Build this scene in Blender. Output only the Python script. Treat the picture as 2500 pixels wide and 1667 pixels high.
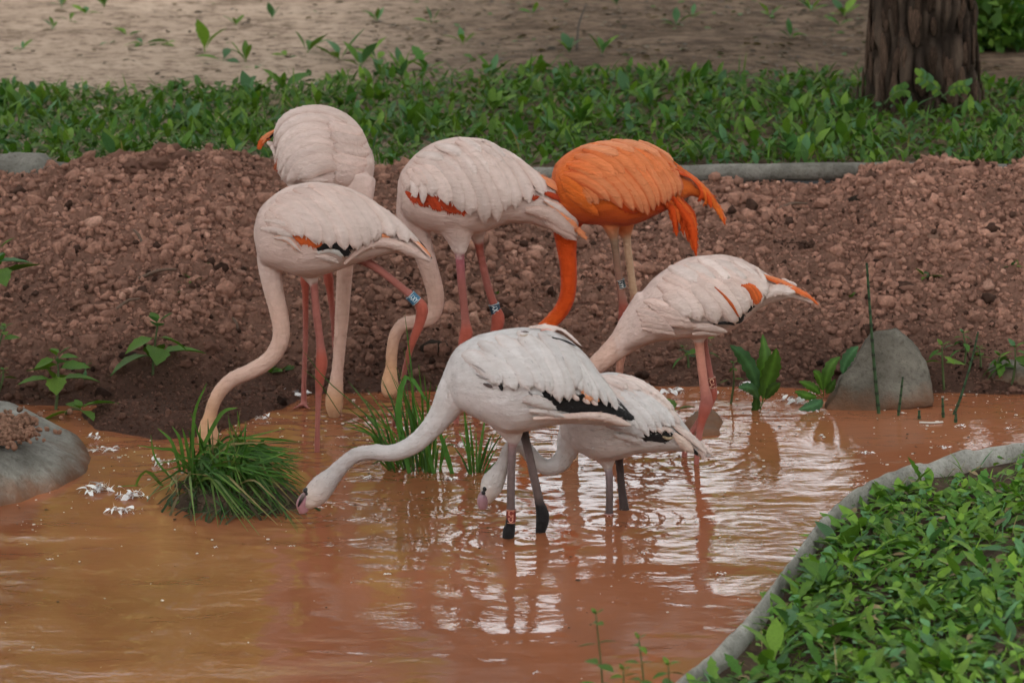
import bpy, bmesh, math, random
import numpy as np
from mathutils import Vector, Matrix, Euler
from mathutils.bvhtree import BVHTree
from mathutils.kdtree import KDTree

U = random.uniform
random.seed(7); rng = np.random.default_rng(7)
for o in list(bpy.data.objects): bpy.data.objects.remove(o)
S = bpy.context.scene
COL = S.collection
R = math.radians

# ------------------------------------------------------------------ camera
H, PITCH, FPX = 2.2, R(12.4), 8000.0
cam = bpy.data.cameras.new('camera'); camo = bpy.data.objects.new('camera', cam); COL.objects.link(camo)
camo.location = (0, 0, H); camo.rotation_euler = (R(90) - PITCH, 0, 0)
cam.sensor_width = 36; cam.lens = 36 * FPX / 2500; cam.clip_start = 0.1; cam.clip_end = 300
cam.dof.use_dof = True; cam.dof.focus_distance = 8.75; cam.dof.aperture_fstop = 6.0
S.camera = camo

# ------------------------------------------------------------------ sky, sun, exposure
W = bpy.data.worlds.new('World'); S.world = W; W.use_nodes = True
wn = W.node_tree.nodes; wl = W.node_tree.links; wn.clear()
sky = wn.new('ShaderNodeTexSky'); sky.sky_type = 'NISHITA'; sky.sun_disc = False
SUN_EL, SUN_AZ = R(50), R(-150)          # azimuth measured clockwise from +Y
sky.sun_elevation = SUN_EL; sky.sun_rotation = SUN_AZ; sky.air_density = 1.0; sky.dust_density = 4.0; sky.ozone_density = 1.0
hs = wn.new('ShaderNodeHueSaturation'); hs.inputs['Saturation'].default_value = 0.08
bg = wn.new('ShaderNodeBackground'); bg.inputs['Strength'].default_value = 0.15
wo = wn.new('ShaderNodeOutputWorld')
wl.new(sky.outputs[0], hs.inputs['Color']); wl.new(hs.outputs[0], bg.inputs[0]); wl.new(bg.outputs[0], wo.inputs[0])
sl = bpy.data.lights.new('sun', 'SUN'); sl.energy = 4.0; sl.angle = R(0.53); sl.color = (1, .95, .88)
so = bpy.data.objects.new('sun', sl); COL.objects.link(so); so.location = (0, 0, 12)
sd = Vector((math.sin(SUN_AZ) * math.cos(SUN_EL), math.cos(SUN_AZ) * math.cos(SUN_EL), math.sin(SUN_EL)))
so.rotation_euler = sd.to_track_quat('Z', 'Y').to_euler()
S.view_settings.view_transform = 'Standard'; S.view_settings.look = 'None'
S.view_settings.exposure = 1.95; S.view_settings.gamma = 1
S.render.engine = 'CYCLES'; S.cycles.use_denoising = True
S.cycles.max_bounces = 6; S.cycles.diffuse_bounces = 3; S.cycles.glossy_bounces = 3; S.cycles.transmission_bounces = 3
S.cycles.caustics_reflective = False; S.cycles.caustics_refractive = False

# ------------------------------------------------------------------ helpers
CP, SP = math.cos(PITCH), math.sin(PITCH)
CAM = Vector((0, 0, H)); FWD = Vector((0, CP, -SP)); UP = Vector((0, SP, CP))
def ray(px, py): return FWD + Vector(((px - 1250) / FPX, 0, 0)) + UP * ((833.5 - py) / FPX)
def at(px, py, Y): r = ray(px, py); return CAM + r * (Y / r.y)
def onz(px, py, z=0.0): r = ray(px, py); return CAM + r * ((z - H) / r.z)
def mpp(Y): return Y / CP / FPX * 1.0      # metres per photo pixel at distance Y (close enough)

def perlin3(x, y, z, seed=0):
    x, y, z = np.broadcast_arrays(np.asarray(x, float), np.asarray(y, float), np.asarray(z, float))
    xi, yi, zi = np.floor(x).astype(np.int64), np.floor(y).astype(np.int64), np.floor(z).astype(np.int64)
    xf, yf, zf = x - xi, y - yi, z - zi
    f = lambda t: t * t * t * (t * (t * 6 - 15) + 10)
    u, v, w = f(xf), f(yf), f(zf)
    def g(ix, iy, iz, dx, dy, dz):
        h = (ix * 374761393 + iy * 668265263 + iz * 2147483647 + seed * 1274126177) & 0xffffffff
        h = ((h ^ (h >> 13)) * 1274126177) & 0xffffffff
        h = h ^ (h >> 16)
        a = (h & 0x3ff) / 1023.0 * 2 * np.pi; c = ((h >> 10) & 0x3ff) / 1023.0 * 2 - 1
        s = np.sqrt(1 - c * c)
        return np.cos(a) * s * dx + np.sin(a) * s * dy + c * dz
    r = 0
    for i in (0, 1):
        for j in (0, 1):
            for k in (0, 1):
                wt = (u if i else 1 - u) * (v if j else 1 - v) * (w if k else 1 - w)
                r = r + wt * g(xi + i, yi + j, zi + k, xf - i, yf - j, zf - k)
    return r * 1.5
def fbm(x, y, z, oct=4, seed=0):
    r = 0; a = 1; t = 0
    for i in range(oct):
        r = r + a * perlin3(x * 2 ** i, y * 2 ** i, z * 2 ** i, seed + i); t += a; a *= .5
    return r / t
def cells(x, y, seed=0):
    """distance to the nearest jittered point, and that cell's random number"""
    xi, yi = np.floor(x).astype(np.int64), np.floor(y).astype(np.int64)
    best = np.full(x.shape, 9.0); rnd = np.zeros(x.shape)
    for i in (-1, 0, 1):
        for j in (-1, 0, 1):
            cx, cy = xi + i, yi + j
            h = (cx * 374761393 + cy * 668265263 + seed * 1274126177) & 0xffffffff
            h = ((h ^ (h >> 13)) * 1274126177) & 0xffffffff; h = h ^ (h >> 16)
            px = cx + (h & 0xff) / 255.0; py = cy + ((h >> 8) & 0xff) / 255.0
            d = np.hypot(px - x, py - y); m = d < best
            best = np.where(m, d, best); rnd = np.where(m, ((h >> 16) & 0xff) / 255.0, rnd)
    return best, rnd
def sstep(a, b, x): t = np.clip((x - a) / (b - a), 0, 1); return t * t * (3 - 2 * t)
def polysd(x, y, poly):
    """signed distance to a closed polygon, positive inside"""
    P = np.asarray(poly, float); Q = np.roll(P, -1, 0)
    d = np.full(x.shape, 1e9); ins = np.zeros(x.shape, bool)
    for (ax, ay), (bx, by) in zip(P, Q):
        ex, ey = bx - ax, by - ay
        t = np.clip(((x - ax) * ex + (y - ay) * ey) / (ex * ex + ey * ey + 1e-12), 0, 1)
        d = np.minimum(d, np.hypot(x - ax - t * ex, y - ay - t * ey))
        c = ((ay > y) != (by > y)) & (x < (bx - ax) * (y - ay) / ((by - ay) if by != ay else 1e-12) + ax)
        ins ^= c
    return np.where(ins, d, -d)

def mkmesh(name, V, F, col=None, smooth=True):
    """V (n,3); F: (m,3) or (m,4) int array or a list of index tuples; col (n,3) point colours"""
    me = bpy.data.meshes.new(name)
    V = np.asarray(V, np.float32)
    if isinstance(F, np.ndarray):
        k = F.shape[1]; me.vertices.add(len(V)); me.vertices.foreach_set('co', V.ravel())
        me.loops.add(F.size); me.loops.foreach_set('vertex_index', F.astype(np.int32).ravel())
        me.polygons.add(len(F)); me.polygons.foreach_set('loop_start', np.arange(0, F.size, k, dtype=np.int32))
        me.update(calc_edges=True)
    else:
        me.from_pydata(V.tolist(), [], F); me.update()
    if smooth: me.polygons.foreach_set('use_smooth', np.ones(len(me.polygons), bool))
    if col is not None: setcol(me, col)
    return me
def setcol(me, col):
    n = len(me.vertices); c = np.ones((n, 4), np.float32)
    c[:, :3] = np.broadcast_to(np.asarray(col, np.float32), (n, 3))
    a = me.attributes.get('col') or me.attributes.new('col', 'FLOAT_COLOR', 'POINT')
    a.data.foreach_set('color', c.ravel())
def link(name, me, mat=None, parent=None, loc=None, rot=None, scale=None):
    o = bpy.data.objects.new(name, me); COL.objects.link(o)
    if mat is not None and me is not None and len(me.materials) == 0: me.materials.append(mat)
    if parent is not None: o.parent = parent
    if loc is not None: o.location = loc
    if rot is not None: o.rotation_euler = rot
    if scale is not None: o.scale = scale if hasattr(scale, '__len__') else (scale,) * 3
    return o
def tag(o, label=None, cat=None, group=None, kind=None):
    for k, v in (('label', label), ('category', cat), ('group', group), ('kind', kind)):
        if v: o[k] = v
    return o
def empty(name, loc, label, cat, group=None):
    o = bpy.data.objects.new(name, None); COL.objects.link(o); o.location = loc; o.empty_display_size = .05
    return tag(o, label, cat, group)
def gridmesh(xs, ys):
    X, Y = np.meshgrid(xs, ys); n, m = len(xs), len(ys)
    i = np.arange(n * m).reshape(m, n)
    F = np.stack([i[:-1, :-1], i[:-1, 1:], i[1:, 1:], i[1:, :-1]], -1).reshape(-1, 4)
    return X.ravel(), Y.ravel(), F
def catmull(P, n):
    P = np.asarray(P, float); m = len(P)
    Q = np.vstack([2 * P[0] - P[1], P, 2 * P[-1] - P[-2]])
    out = []
    for t in np.linspace(0, m - 1, n):
        i = min(int(t), m - 2); f = t - i
        p0, p1, p2, p3 = Q[i:i + 4]
        out.append(.5 * (2 * p1 + (p2 - p0) * f + (2 * p0 - 5 * p1 + 4 * p2 - p3) * f * f + (3 * p1 - p0 - 3 * p2 + p3) * f ** 3))
    return np.array(out)
def tube(P, rad, n=10, seg=None, flat=1.0):
    """closed tube along points; returns V, F(list)"""
    D = catmull(np.column_stack([np.asarray(P, float), np.asarray(rad, float)]), seg or len(P) * 5)
    P = D[:, :3]; r = np.maximum(D[:, 3], 1e-4)
    T = np.gradient(P, axis=0); T /= np.linalg.norm(T, axis=1)[:, None] + 1e-12
    a = np.array([0, 1.0, 0]) if abs(T[0][1]) < .9 else np.array([1.0, 0, 0])
    V = []; U = a - T[0] * a.dot(T[0]); U /= np.linalg.norm(U)
    an = np.linspace(0, 2 * np.pi, n, endpoint=False)
    for i in range(len(P)):
        U = U - T[i] * U.dot(T[i]); U /= np.linalg.norm(U); B = np.cross(T[i], U)
        V.append(P[i] + r[i] * (np.cos(an)[:, None] * U * flat + np.sin(an)[:, None] * B))
    V = np.vstack([np.vstack(V), P[0] - T[0] * r[0] * .5, P[-1] + T[-1] * r[-1] * .5])
    F = []; k = len(P)
    for i in range(k - 1):
        for j in range(n):
            F.append((i * n + j, i * n + (j + 1) % n, (i + 1) * n + (j + 1) % n, (i + 1) * n + j))
    for j in range(n):
        F.append((k * n, (j + 1) % n, j)); F.append((k * n + 1, (k - 1) * n + j, (k - 1) * n + (j + 1) % n))
    return V, F
def ico(sub):
    bm = bmesh.new(); bmesh.ops.create_icosphere(bm, subdivisions=sub, radius=1)
    V = np.array([v.co[:] for v in bm.verts]); F = np.array([[v.index for v in f.verts] for f in bm.faces]); bm.free()
    return V, F
def lump(sub, seed, amp=.25, sq=(1, 1, .75), freq=1.3):
    V, F = ico(sub); n = fbm(V[:, 0] * freq + seed * 7.1, V[:, 1] * freq, V[:, 2] * freq, 3, seed)
    return V * (1 + amp * n * 1.6)[:, None] * np.array(sq), F
def merge(variants, idx, M, loc, col):
    """join many transformed copies of a few (V,F) shapes with equal face size"""
    Vs, Fs, Cs = [], [], []; off = 0
    for k, (V, F) in enumerate(variants):
        s = np.where(idx == k)[0]
        if not len(s): continue
        W_ = np.einsum('nij,vj->nvi', M[s], V) + loc[s][:, None, :]
        Vs.append(W_.reshape(-1, 3)); Cs.append(np.repeat(col[s], len(V), 0))
        Fs.append((F[None] + (off + np.arange(len(s)) * len(V))[:, None, None]).reshape(-1, F.shape[1])); off += len(s) * len(V)
    return np.vstack(Vs), np.vstack(Fs), np.vstack(Cs)
def rotm(ax, ay, az):
    """stack of rotation matrices Rz @ Rx @ Ry"""
    z = np.zeros_like(az); o = np.ones_like(az)
    def st(*r): return np.stack([np.stack(q, -1) for q in r], -2)
    Rz = st((np.cos(az), -np.sin(az), z), (np.sin(az), np.cos(az), z), (z, z, o))
    Rx = st((o, z, z), (z, np.cos(ax), -np.sin(ax)), (z, np.sin(ax), np.cos(ax)))
    Ry = st((np.cos(ay), z, np.sin(ay)), (z, o, z), (-np.sin(ay), z, np.cos(ay)))
    return Rz @ Rx @ Ry

# ------------------------------------------------------------------ materials
class NT:
    def __init__(s, name):
        s.m = bpy.data.materials.new(name); s.m.use_nodes = True
        s.n = s.m.node_tree.nodes; s.l = s.m.node_tree.links; s.n.clear()
        s.out = s.n.new('ShaderNodeOutputMaterial'); s.b = s.n.new('ShaderNodeBsdfPrincipled')
        s.l.new(s.b.outputs[0], s.out.inputs[0])
    def add(s, t, **kw):
        n = s.n.new(t)
        for k, v in kw.items():
            if k in n.inputs: n.inputs[k].default_value = v
            else: setattr(n, k, v)
        return n
    def noise(s, scale, detail=4, rough=.55, vec=None, stretch=None):
        n = s.add('ShaderNodeTexNoise'); n.inputs['Scale'].default_value = scale
        n.inputs['Detail'].default_value = detail; n.inputs['Roughness'].default_value = rough
        tc = s.n.new('ShaderNodeTexCoord'); v = tc.outputs['Object']
        if stretch:
            mp = s.n.new('ShaderNodeMapping'); mp.inputs['Scale'].default_value = stretch; s.l.new(v, mp.inputs[0]); v = mp.outputs[0]
        s.l.new(v, n.inputs['Vector']); return n.outputs['Fac']
    def ramp(s, fac, stops):
        r = s.n.new('ShaderNodeValToRGB'); e = r.color_ramp.elements
        while len(e) < len(stops): e.new(.5)
        for k, (p, c) in enumerate(stops): e[k].position = p; e[k].color = (*c, 1) if len(c) == 3 else c
        s.l.new(fac, r.inputs[0]); return r.outputs[0]
    def mix(s, a, b, fac, mode='MIX'):
        m = s.n.new('ShaderNodeMix'); m.data_type = 'RGBA'; m.blend_type = mode
        for sock, v in ((m.inputs[0], fac), (m.inputs[6], a), (m.inputs[7], b)):
            if hasattr(v, 'links'): s.l.new(v, sock)
            elif hasattr(v, '__len__'): sock.default_value = (*v, 1)
            else: sock.default_value = v
        return m.outputs[2]
    def attr(s, name='col'):
        a = s.n.new('ShaderNodeAttribute'); a.attribute_name = name; return a.outputs['Color']
    def bump(s, h, dist, strength=1):
        b = s.n.new('ShaderNodeBump'); b.inputs['Distance'].default_value = dist; b.inputs['Strength'].default_value = strength
        s.l.new(h, b.inputs['Height']); s.l.new(b.outputs[0], s.b.inputs['Normal']); return b
    def set(s, color=None, rough=.6, spec=.3, **kw):
        if color is not None:
            if hasattr(color, 'links'): s.l.new(color, s.b.inputs['Base Color'])
            else: s.b.inputs['Base Color'].default_value = (*color, 1)
        s.b.inputs['Roughness'].default_value = rough; s.b.inputs['Specular IOR Level'].default_value = spec
        for k, v in kw.items(): s.b.inputs[k].default_value = v
        return s.m
def M_soil():
    t = NT('red soil'); c = t.attr()
    n = t.noise(60, 5, .7); k = t.ramp(n, [(.3, (.62, .58, .55)), (.7, (1.25, 1.2, 1.15))])
    t.bump(t.noise(105, 6, .8), .016, 1.0)
    return t.set(t.mix(c, k, 1.0, 'MULTIPLY'), .95, .1)
def M_sand():
    t = NT('sandy ground'); n = t.noise(1.6, 7, .68); n2 = t.noise(13, 7, .78, stretch=(1, 1.2, 1))
    c = t.ramp(n, [(.33, (.20, .145, .105)), (.47, (.40, .305, .235)), (.68, (.48, .375, .295))])
    c = t.mix(c, t.ramp(n2, [(.40, (.45, .41, .38)), (.52, (1.05, 1.02, 1))]), 1.0, 'MULTIPLY')
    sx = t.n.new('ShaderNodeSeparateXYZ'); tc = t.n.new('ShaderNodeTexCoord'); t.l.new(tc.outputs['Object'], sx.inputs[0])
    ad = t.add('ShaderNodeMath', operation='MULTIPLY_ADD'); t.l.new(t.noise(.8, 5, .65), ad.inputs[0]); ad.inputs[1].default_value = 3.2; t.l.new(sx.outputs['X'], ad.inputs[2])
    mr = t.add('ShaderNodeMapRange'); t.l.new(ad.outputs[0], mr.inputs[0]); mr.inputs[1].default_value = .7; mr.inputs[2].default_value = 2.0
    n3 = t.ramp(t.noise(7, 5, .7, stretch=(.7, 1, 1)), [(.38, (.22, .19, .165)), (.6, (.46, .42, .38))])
    c = t.mix(c, t.mix((1, 1, 1), n3, mr.outputs[0]), 1.0, 'MULTIPLY')                  # leaf mould plus the big tree's shade, both painted in as darker ground
    t.bump(n2, .03, .9); return t.set(c, .95, .1)
def M_bed():
    t = NT('dark garden soil'); n = t.noise(14, 6, .7)
    t.bump(n, .02, .8); return t.set(t.ramp(n, [(.35, (.03, .02, .014)), (.65, (.10, .066, .045))]), .95, .1)
def M_concrete(name, a, b, sc=9):
    t = NT(name); n = t.noise(sc, 8, .65); n2 = t.noise(sc * 9, 4, .7)
    c = t.ramp(n, [(.3, a), (.68, b)]); c = t.mix(c, t.ramp(n2, [(.32, (.55, .53, .5)), (.5, (1, 1, 1))]), .8, 'MULTIPLY')
    sx = t.n.new('ShaderNodeSeparateXYZ'); tc = t.n.new('ShaderNodeTexCoord'); t.l.new(tc.outputs['Object'], sx.inputs[0])
    ad = t.add('ShaderNodeMath', operation='MULTIPLY_ADD'); t.l.new(t.noise(14, 4, .6), ad.inputs[0]); ad.inputs[1].default_value = .09; t.l.new(sx.outputs['Z'], ad.inputs[2])
    mr = t.add('ShaderNodeMapRange'); t.l.new(ad.outputs[0], mr.inputs[0]); mr.inputs[1].default_value = .045; mr.inputs[2].default_value = .105
    c = t.mix((.17, .085, .05), c, mr.outputs[0])                                        # dried red mud along the waterline
    c = t.mix(c, t.ramp(t.noise(3.2, 6, .7), [(.42, (.74, .73, .69)), (.56, (1.08, 1.07, 1.05))]), .9, 'MULTIPLY')
    t.bump(n2, .008, .8); return t.set(c, .88, .2)
def M_water():
    t = NT('muddy water'); n = t.noise(.9, 4, .6, stretch=(1, .7, 1))
    c = t.ramp(n, [(.35, (.205, .072, .033)), (.62, (.295, .107, .050))])
    t.bump(t.noise(34, 3, .5, stretch=(.55, 1, 1)), .0011, 1.0)
    return t.set(c, .03, .5, IOR=1.38)
def M_leaf(name='leaf green', trans=.22, rough=.55):
    t = NT(name); c = t.attr(); n = t.noise(30, 3, .6)
    c = t.mix(c, t.ramp(n, [(.3, (.75, .78, .7)), (.7, (1.2, 1.18, 1.1))]), 1.0, 'MULTIPLY')
    t.set(c, rough, .22); t.bump(t.noise(90, 2), .002, .5)
    tr = t.add('ShaderNodeBsdfTranslucent'); t.l.new(t.mix(c, (1.3, 1.5, .6), 1.0, 'MULTIPLY'), tr.inputs[0])
    mx = t.add('ShaderNodeMixShader'); mx.inputs[0].default_value = trans
    t.l.new(t.b.outputs[0], mx.inputs[1]); t.l.new(tr.outputs[0], mx.inputs[2]); t.l.new(mx.outputs[0], t.out.inputs[0])
    return t.m
def M_plume():
    t = NT('plumage'); c = t.attr(); n = t.noise(45, 4, .6, stretch=(.5, 1, 1.4))
    c = t.mix(c, t.ramp(n, [(.3, (.90, .87, .86)), (.65, (1.03, 1.02, 1.02))]), 1.0, 'MULTIPLY')
    t.bump(t.noise(120, 4, .65, stretch=(.35, 1, 1)), .006, .7)
    return t.set(c, .72, .18, **{'Sheen Weight': .08})
def M_attr(name, rough=.6, spec=.3, bump=0, sc=80):
    t = NT(name)
    if bump: t.bump(t.noise(sc, 4, .65), bump, .8)
    return t.set(t.attr(), rough, spec)
def M_bark():
    t = NT('bark'); n = t.noise(9, 8, .7, stretch=(1, 1, .22)); n2 = t.noise(45, 4, .7)
    c = t.ramp(n, [(.3, (.02, .014, .011)), (.5, (.06, .042, .032)), (.72, (.14, .095, .07))])
    c = t.mix(c, t.attr(), 1.0, 'MULTIPLY'); t.bump(n2, .01, .9); return t.set(c, .95, .1)
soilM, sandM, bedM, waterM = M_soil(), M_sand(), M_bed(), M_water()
leafM, plumeM, barkM = M_leaf(), M_plume(), M_bark()
lipM = M_concrete('pond edge concrete', (.20, .192, .175), (.40, .39, .36), 11)
kerbM = M_concrete('kerb concrete', (.12, .113, .10), (.27, .255, .23))
rockM = M_concrete('grey rock', (.075, .066, .054), (.20, .18, .152), 8)
boulderM = M_concrete('grey boulder', (.13, .122, .11), (.33, .32, .295), 7)
hornM = M_attr('bill and band', .45, .4)
downM = M_attr('white down', .9, .1)
stemM = M_attr('stem', .55, .3)

# ------------------------------------------------------------------ ground shapes
LIP = [(2900, 1040), (2700, 1062), (2500, 1100), (2350, 1125), (2200, 1165), (2105, 1208), (2030, 1265), (1975, 1330), (1915, 1410), (1845, 1508),
       (1770, 1590), (1680, 1667), (1580, 1740), (1420, 1800), (1150, 1850), (700, 1880), (0, 1890), (-1500, 1890)]
LIPW = [tuple(onz(x, y, .07)[:2]) for x, y in LIP]
NEARPOLY = LIPW + [(-6, 2.0), (6, 2.0), (6, LIPW[0][1])]
def shore(x): return 9.33 - .13 * (1 - sstep(-1.02, -.82, x)) + .06 * np.sin(x * 2.3 + .6) + .05 * fbm(x * 2.1, 0 * x, 0 * x + 3, 3, 5)
SPIT = [tuple(onz(x, y, 0)[:2]) for x, y in [(190, 1010), (290, 985), (350, 950), (420, 930), (560, 930), (690, 945), (735, 970), (700, 1000), (600, 1030), (530, 1062), (380, 1072), (240, 1050)]]
def crest(x):
    px = 1250 + x / 10.8 * FPX * .98
    low = sstep(1250, 1370, px) * (1 - sstep(2040, 2120, px))
    hi = sstep(150, 420, px) * (1 - sstep(560, 700, px))
    return .412 - .062 * low + .045 * hi + .012 * sstep(2120, 2250, px) - .012 * sstep(2320, 2420, px)
def bank_z(x, y):
    s = y - shore(x); t = np.clip(s / 1.42, 0, 1.2); c = crest(x)
    z = np.where(s < 0, s * .45, c * np.minimum(t * (1.3 - .3 * t), 1))
    z = z - .10 * sstep(10.78, 11.1, y)
    z = z + (.018 * fbm(x * 2.3, y * 2.3, 0 * x, 3, 11)) * sstep(-.1, .3, s)
    d = polysd(x, y, SPIT); z = np.maximum(z, np.where(d > -.08, .045 * sstep(-.06, .10, d) - .018 + .012 * fbm(x * 7, y * 7, 0 * x, 3, 4), -9))
    return z
def sand_z(x, y): return .385 + .02 * (y - 10.9) / 4 + .025 * fbm(x * .8, y * .8, 0 * x, 4, 21) * sstep(11, 12, y) + .03 * np.maximum(y - 16, 0)

# soil bank
xs = np.concatenate([np.arange(-3.6, -1.95, .05), np.arange(-1.95, 1.95, .0095), np.arange(1.95, 3.7, .05)])
ys = np.concatenate([np.arange(8.3, 8.75, .05), np.arange(8.75, 10.95, .0095), [11.0, 11.1, 11.2]])
X, Y, F = gridmesh(xs, ys)
Z = bank_z(X, Y)
def lumps(X, Y):
    f1, r1 = cells(X / .072 + .35 * perlin3(X * 26, Y * 26, 0 * X, 5), Y / .072 + .35 * perlin3(X * 26, Y * 26, 0 * X + 4, 5), 3); f2, r2 = cells(X / .030, Y / .030, 4)
    return (.036 * r1 ** 2) * np.clip(1 - (f1 / .66) ** 2, 0, 1) ** .8 * (.75 + .9 * perlin3(X * 34, Y * 34, 0 * X, 15)) + .011 * r2 * np.clip(1 - (f2 / .62) ** 2, 0, 1) + .008 * fbm(X * 42, Y * 42, 0 * X, 2, 16), r1
dry = sstep(-.02, .12, Z)
lz, r1 = lumps(X, Y); Z = Z + dry * lz
def soil_col(x, y, z, rnd):
    wet = 1 - sstep(.01, .17, z + .05 * fbm(x * 3, y * 3, 0 * x, 3, 9))
    big = fbm(x * 1.4, y * 1.4, 0 * x, 4, 31)
    base = np.array([.50, .270, .205]) * (1 + .45 * big + .45 * (rnd - .5))[:, None]
    sd_ = sstep(.0, .9, x)[:, None]
    base = base * (1 + .10 * sd_) * np.array([1, 1.02, 1.02])
    return base * (1 - .58 * wet)[:, None]
bank = link('soil_bank', mkmesh('soil_bank', np.column_stack([X, Y, Z]), F, soil_col(X, Y, Z, r1 * .6 + .1) * .58), soilM); tag(bank, kind='structure')  # bare base darkened to paint shade into the gaps between clods

# sandy ground behind, out to the trees and the horizon
xs = np.concatenate([[-90, -40, -15, -8], np.arange(-4.5, 4.5, .06), [8, 15, 40, 90]]); ys = np.concatenate([np.arange(10.86, 16.5, .06), [17, 18, 20, 24, 30, 45, 80, 140]])
X, Y, F = gridmesh(xs, ys); Z = sand_z(X, np.minimum(Y, 30)) + .012 * fbm(X * 6, Y * 6, 0 * X, 3, 2)
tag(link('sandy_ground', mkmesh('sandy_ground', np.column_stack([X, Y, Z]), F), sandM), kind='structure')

# far kerb
kp = []
for px in range(-1400, 3901, 90):
    x = (px - 1250) / FPX * 10.85
    kp.append((x, 10.87 + .012 * math.sin(px * .004), .385 + .008 * math.sin(px * .0031 + 1) + (.03 if px < 60 else 0)))
V, F = tube(kp, [.031] * len(kp), 12, flat=1.0)
V[:, 2] += .006 * fbm(V[:, 0] * 8, V[:, 1] * 8, V[:, 2] * 8, 3, 5)
tag(link('kerb', mkmesh('kerb', V, F), kerbM), kind='structure')

# near bank with its concrete lip
xs = np.concatenate([[-6, -4, -3, -2, -1.2, -.6], np.arange(-.3, 2.8, .02), [3, 4, 6]]); ys = np.concatenate([[2, 3, 4, 4.6], np.arange(5, 9.2, .02)])
X, Y, F = gridmesh(xs, ys); d = polysd(X, Y, NEARPOLY)
Z = -.12 + .17 * sstep(-.06, .015, d) + .10 * sstep(.1, .9, d) + .014 * fbm(X * 9, Y * 9, 0 * X, 4, 8)
keep = (d > -.08)[F].any(1)
tag(link('near_bank', mkmesh('near_bank', np.column_stack([X, Y, Z]), F[keep]), bedM), kind='structure')
def near_z(x, y):
    d = polysd(x, y, NEARPOLY); return -.12 + .17 * sstep(-.06, .015, d) + .10 * sstep(.1, .9, d)
lp = catmull([(x, y, .035) for x, y in LIPW], 220)
nr = 14; V = []; F = []
T = np.gradient(lp, axis=0); T /= np.linalg.norm(T, axis=1)[:, None]
for i in range(len(lp)):
    side = np.array([T[i][1], -T[i][0], 0]); w = .019 + .005 * math.sin(i * .17) + .006 * math.sin(i * .05)
    for j in range(nr):
        a = 2 * math.pi * j / nr
        p = lp[i] + side * w * math.cos(a) + np.array([0, 0, 1]) * (.056 * math.sin(a))
        V.append(p)
V = np.array(V); V += (.020 * fbm(V[:, 0] * 7, V[:, 1] * 7, V[:, 2] * 7, 4, 6))[:, None] * np.array([.5, .5, 1])
for i in range(len(lp) - 1):
    for j in range(nr): F.append((i * nr + j, i * nr + (j + 1) % nr, (i + 1) * nr + (j + 1) % nr, (i + 1) * nr + j))
tag(link('pond_edge', mkmesh('pond_edge', V, F), lipM), kind='structure')

# ------------------------------------------------------------------ water with real ripples
xs = np.concatenate([[-8, -5, -3.2, -2.3], np.arange(-1.75, 1.75, .0105), [2.3, 3.2, 5, 8]]); ys = np.concatenate([[3, 4.5, 5.5], np.arange(6.2, 9.75, .0105)])
X, Y, F = gridmesh(xs, ys)
amp = .18 + 2.3 * np.exp(-((X + .10) / .75) ** 2 - ((Y - 8.75) / .62) ** 2) + .25 * sstep(7.0, 7.9, Y)
calm = 1 - .6 * sstep(.20, .7, X) * sstep(7.3, 8.0, Y)
Z = .0050 * calm * fbm(X * 2.6, Y * 4.6, 0 * X + 1.3, 2, 41) + .0011 * (1 - sstep(7.6, 8.3, Y)) * perlin3(X * 6 + 1.5 * perlin3(X * 2, Y * 2, 0 * X, 3), Y * 11 + 2 * perlin3(X * 2, Y * 3, 0 * X, 4), 0 * X, 45) +  .0034 * fbm(X * 1.2, Y * 2.0, 0 * X + 5, 2, 47)
Z += .0012 * amp * fbm(X * 9, Y * 17, 0 * X + 2.7, 2, 43) + .0005 * amp * perlin3(X * 22, Y * 36, 0 * X + 2.7, 49)
RING = [(774, 1112, .9), (963, 1035, .7), (1113, 1035, .8), (1155, 1035, .7), (816, 1020, 1), (985, 1012, .8), (742, 1245, 1.1), (1178, 1236, .8), (1243, 1325, .6),
        (1318, 1308, .6), (1487, 1272, .6), (1524, 1262, .5), (1701, 1128, .9), (1672, 1110, .7), (1312, 1070, 1), (1835, 1285, .4), (1930, 1440, .3), (510, 1110, .7)]
for px, py, a in RING:
    c = onz(px, py); r = np.hypot(X - c.x, Y - c.y)
    Z += .0011 * a * np.cos(r / .045 * 2 * np.pi + px) * np.exp(-r / .13) * sstep(0, .03, r)
water = link('pond_water', mkmesh('pond_water', np.column_stack([X, Y, Z]), F), waterM); tag(water, kind='structure')

# ------------------------------------------------------------------ clods on the bank
N = 60000
cx = rng.uniform(-2.65, 2.65, N); cy = rng.uniform(8.75, 10.93, N)
cz = bank_z(cx, cy)
spit = polysd(cx, cy, SPIT) > -.03
ok = (cz > .0) & (cz > -.01 + .02 * rng.random(N)); cx, cy, cz, spit = cx[ok], cy[ok], cz[ok], spit[ok]
N = len(cx)
patch = fbm(cx * 2.5, cy * 2.5, 0 * cx, 3, 77)
r = np.exp(rng.normal(math.log(.0056), .55, N)) * (1 + .9 * patch) * np.where(spit, .7, 1) * (.75 + .25 * sstep(.0, .2, cz))
r = np.clip(r, .0026, .026)
small = [lump(1, s, .85, (1, 1, .85), 2.1) for s in range(10)]; big = [lump(2, s + 20, .75, (1, .95, .8), 2.6) for s in range(6)]
idx = rng.integers(0, 10, N)
isbig = r > .016
M = rotm(rng.uniform(-.6, .6, N), rng.uniform(-.6, .6, N), rng.uniform(0, 6.28, N)) * (r[:, None, None] * (1 + .25 * rng.normal(size=(N, 3, 1)).clip(-1, 1)))
loc = np.column_stack([cx, cy, cz + lumps(cx, cy)[0] * sstep(-.02, .12, cz) + r * .30])
cc = soil_col(cx, cy, cz, rng.random(N) * 1.2 - .1)
dark = (rng.random(N) < .06) | (patch < -.36); cc[dark] *= .22
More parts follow.
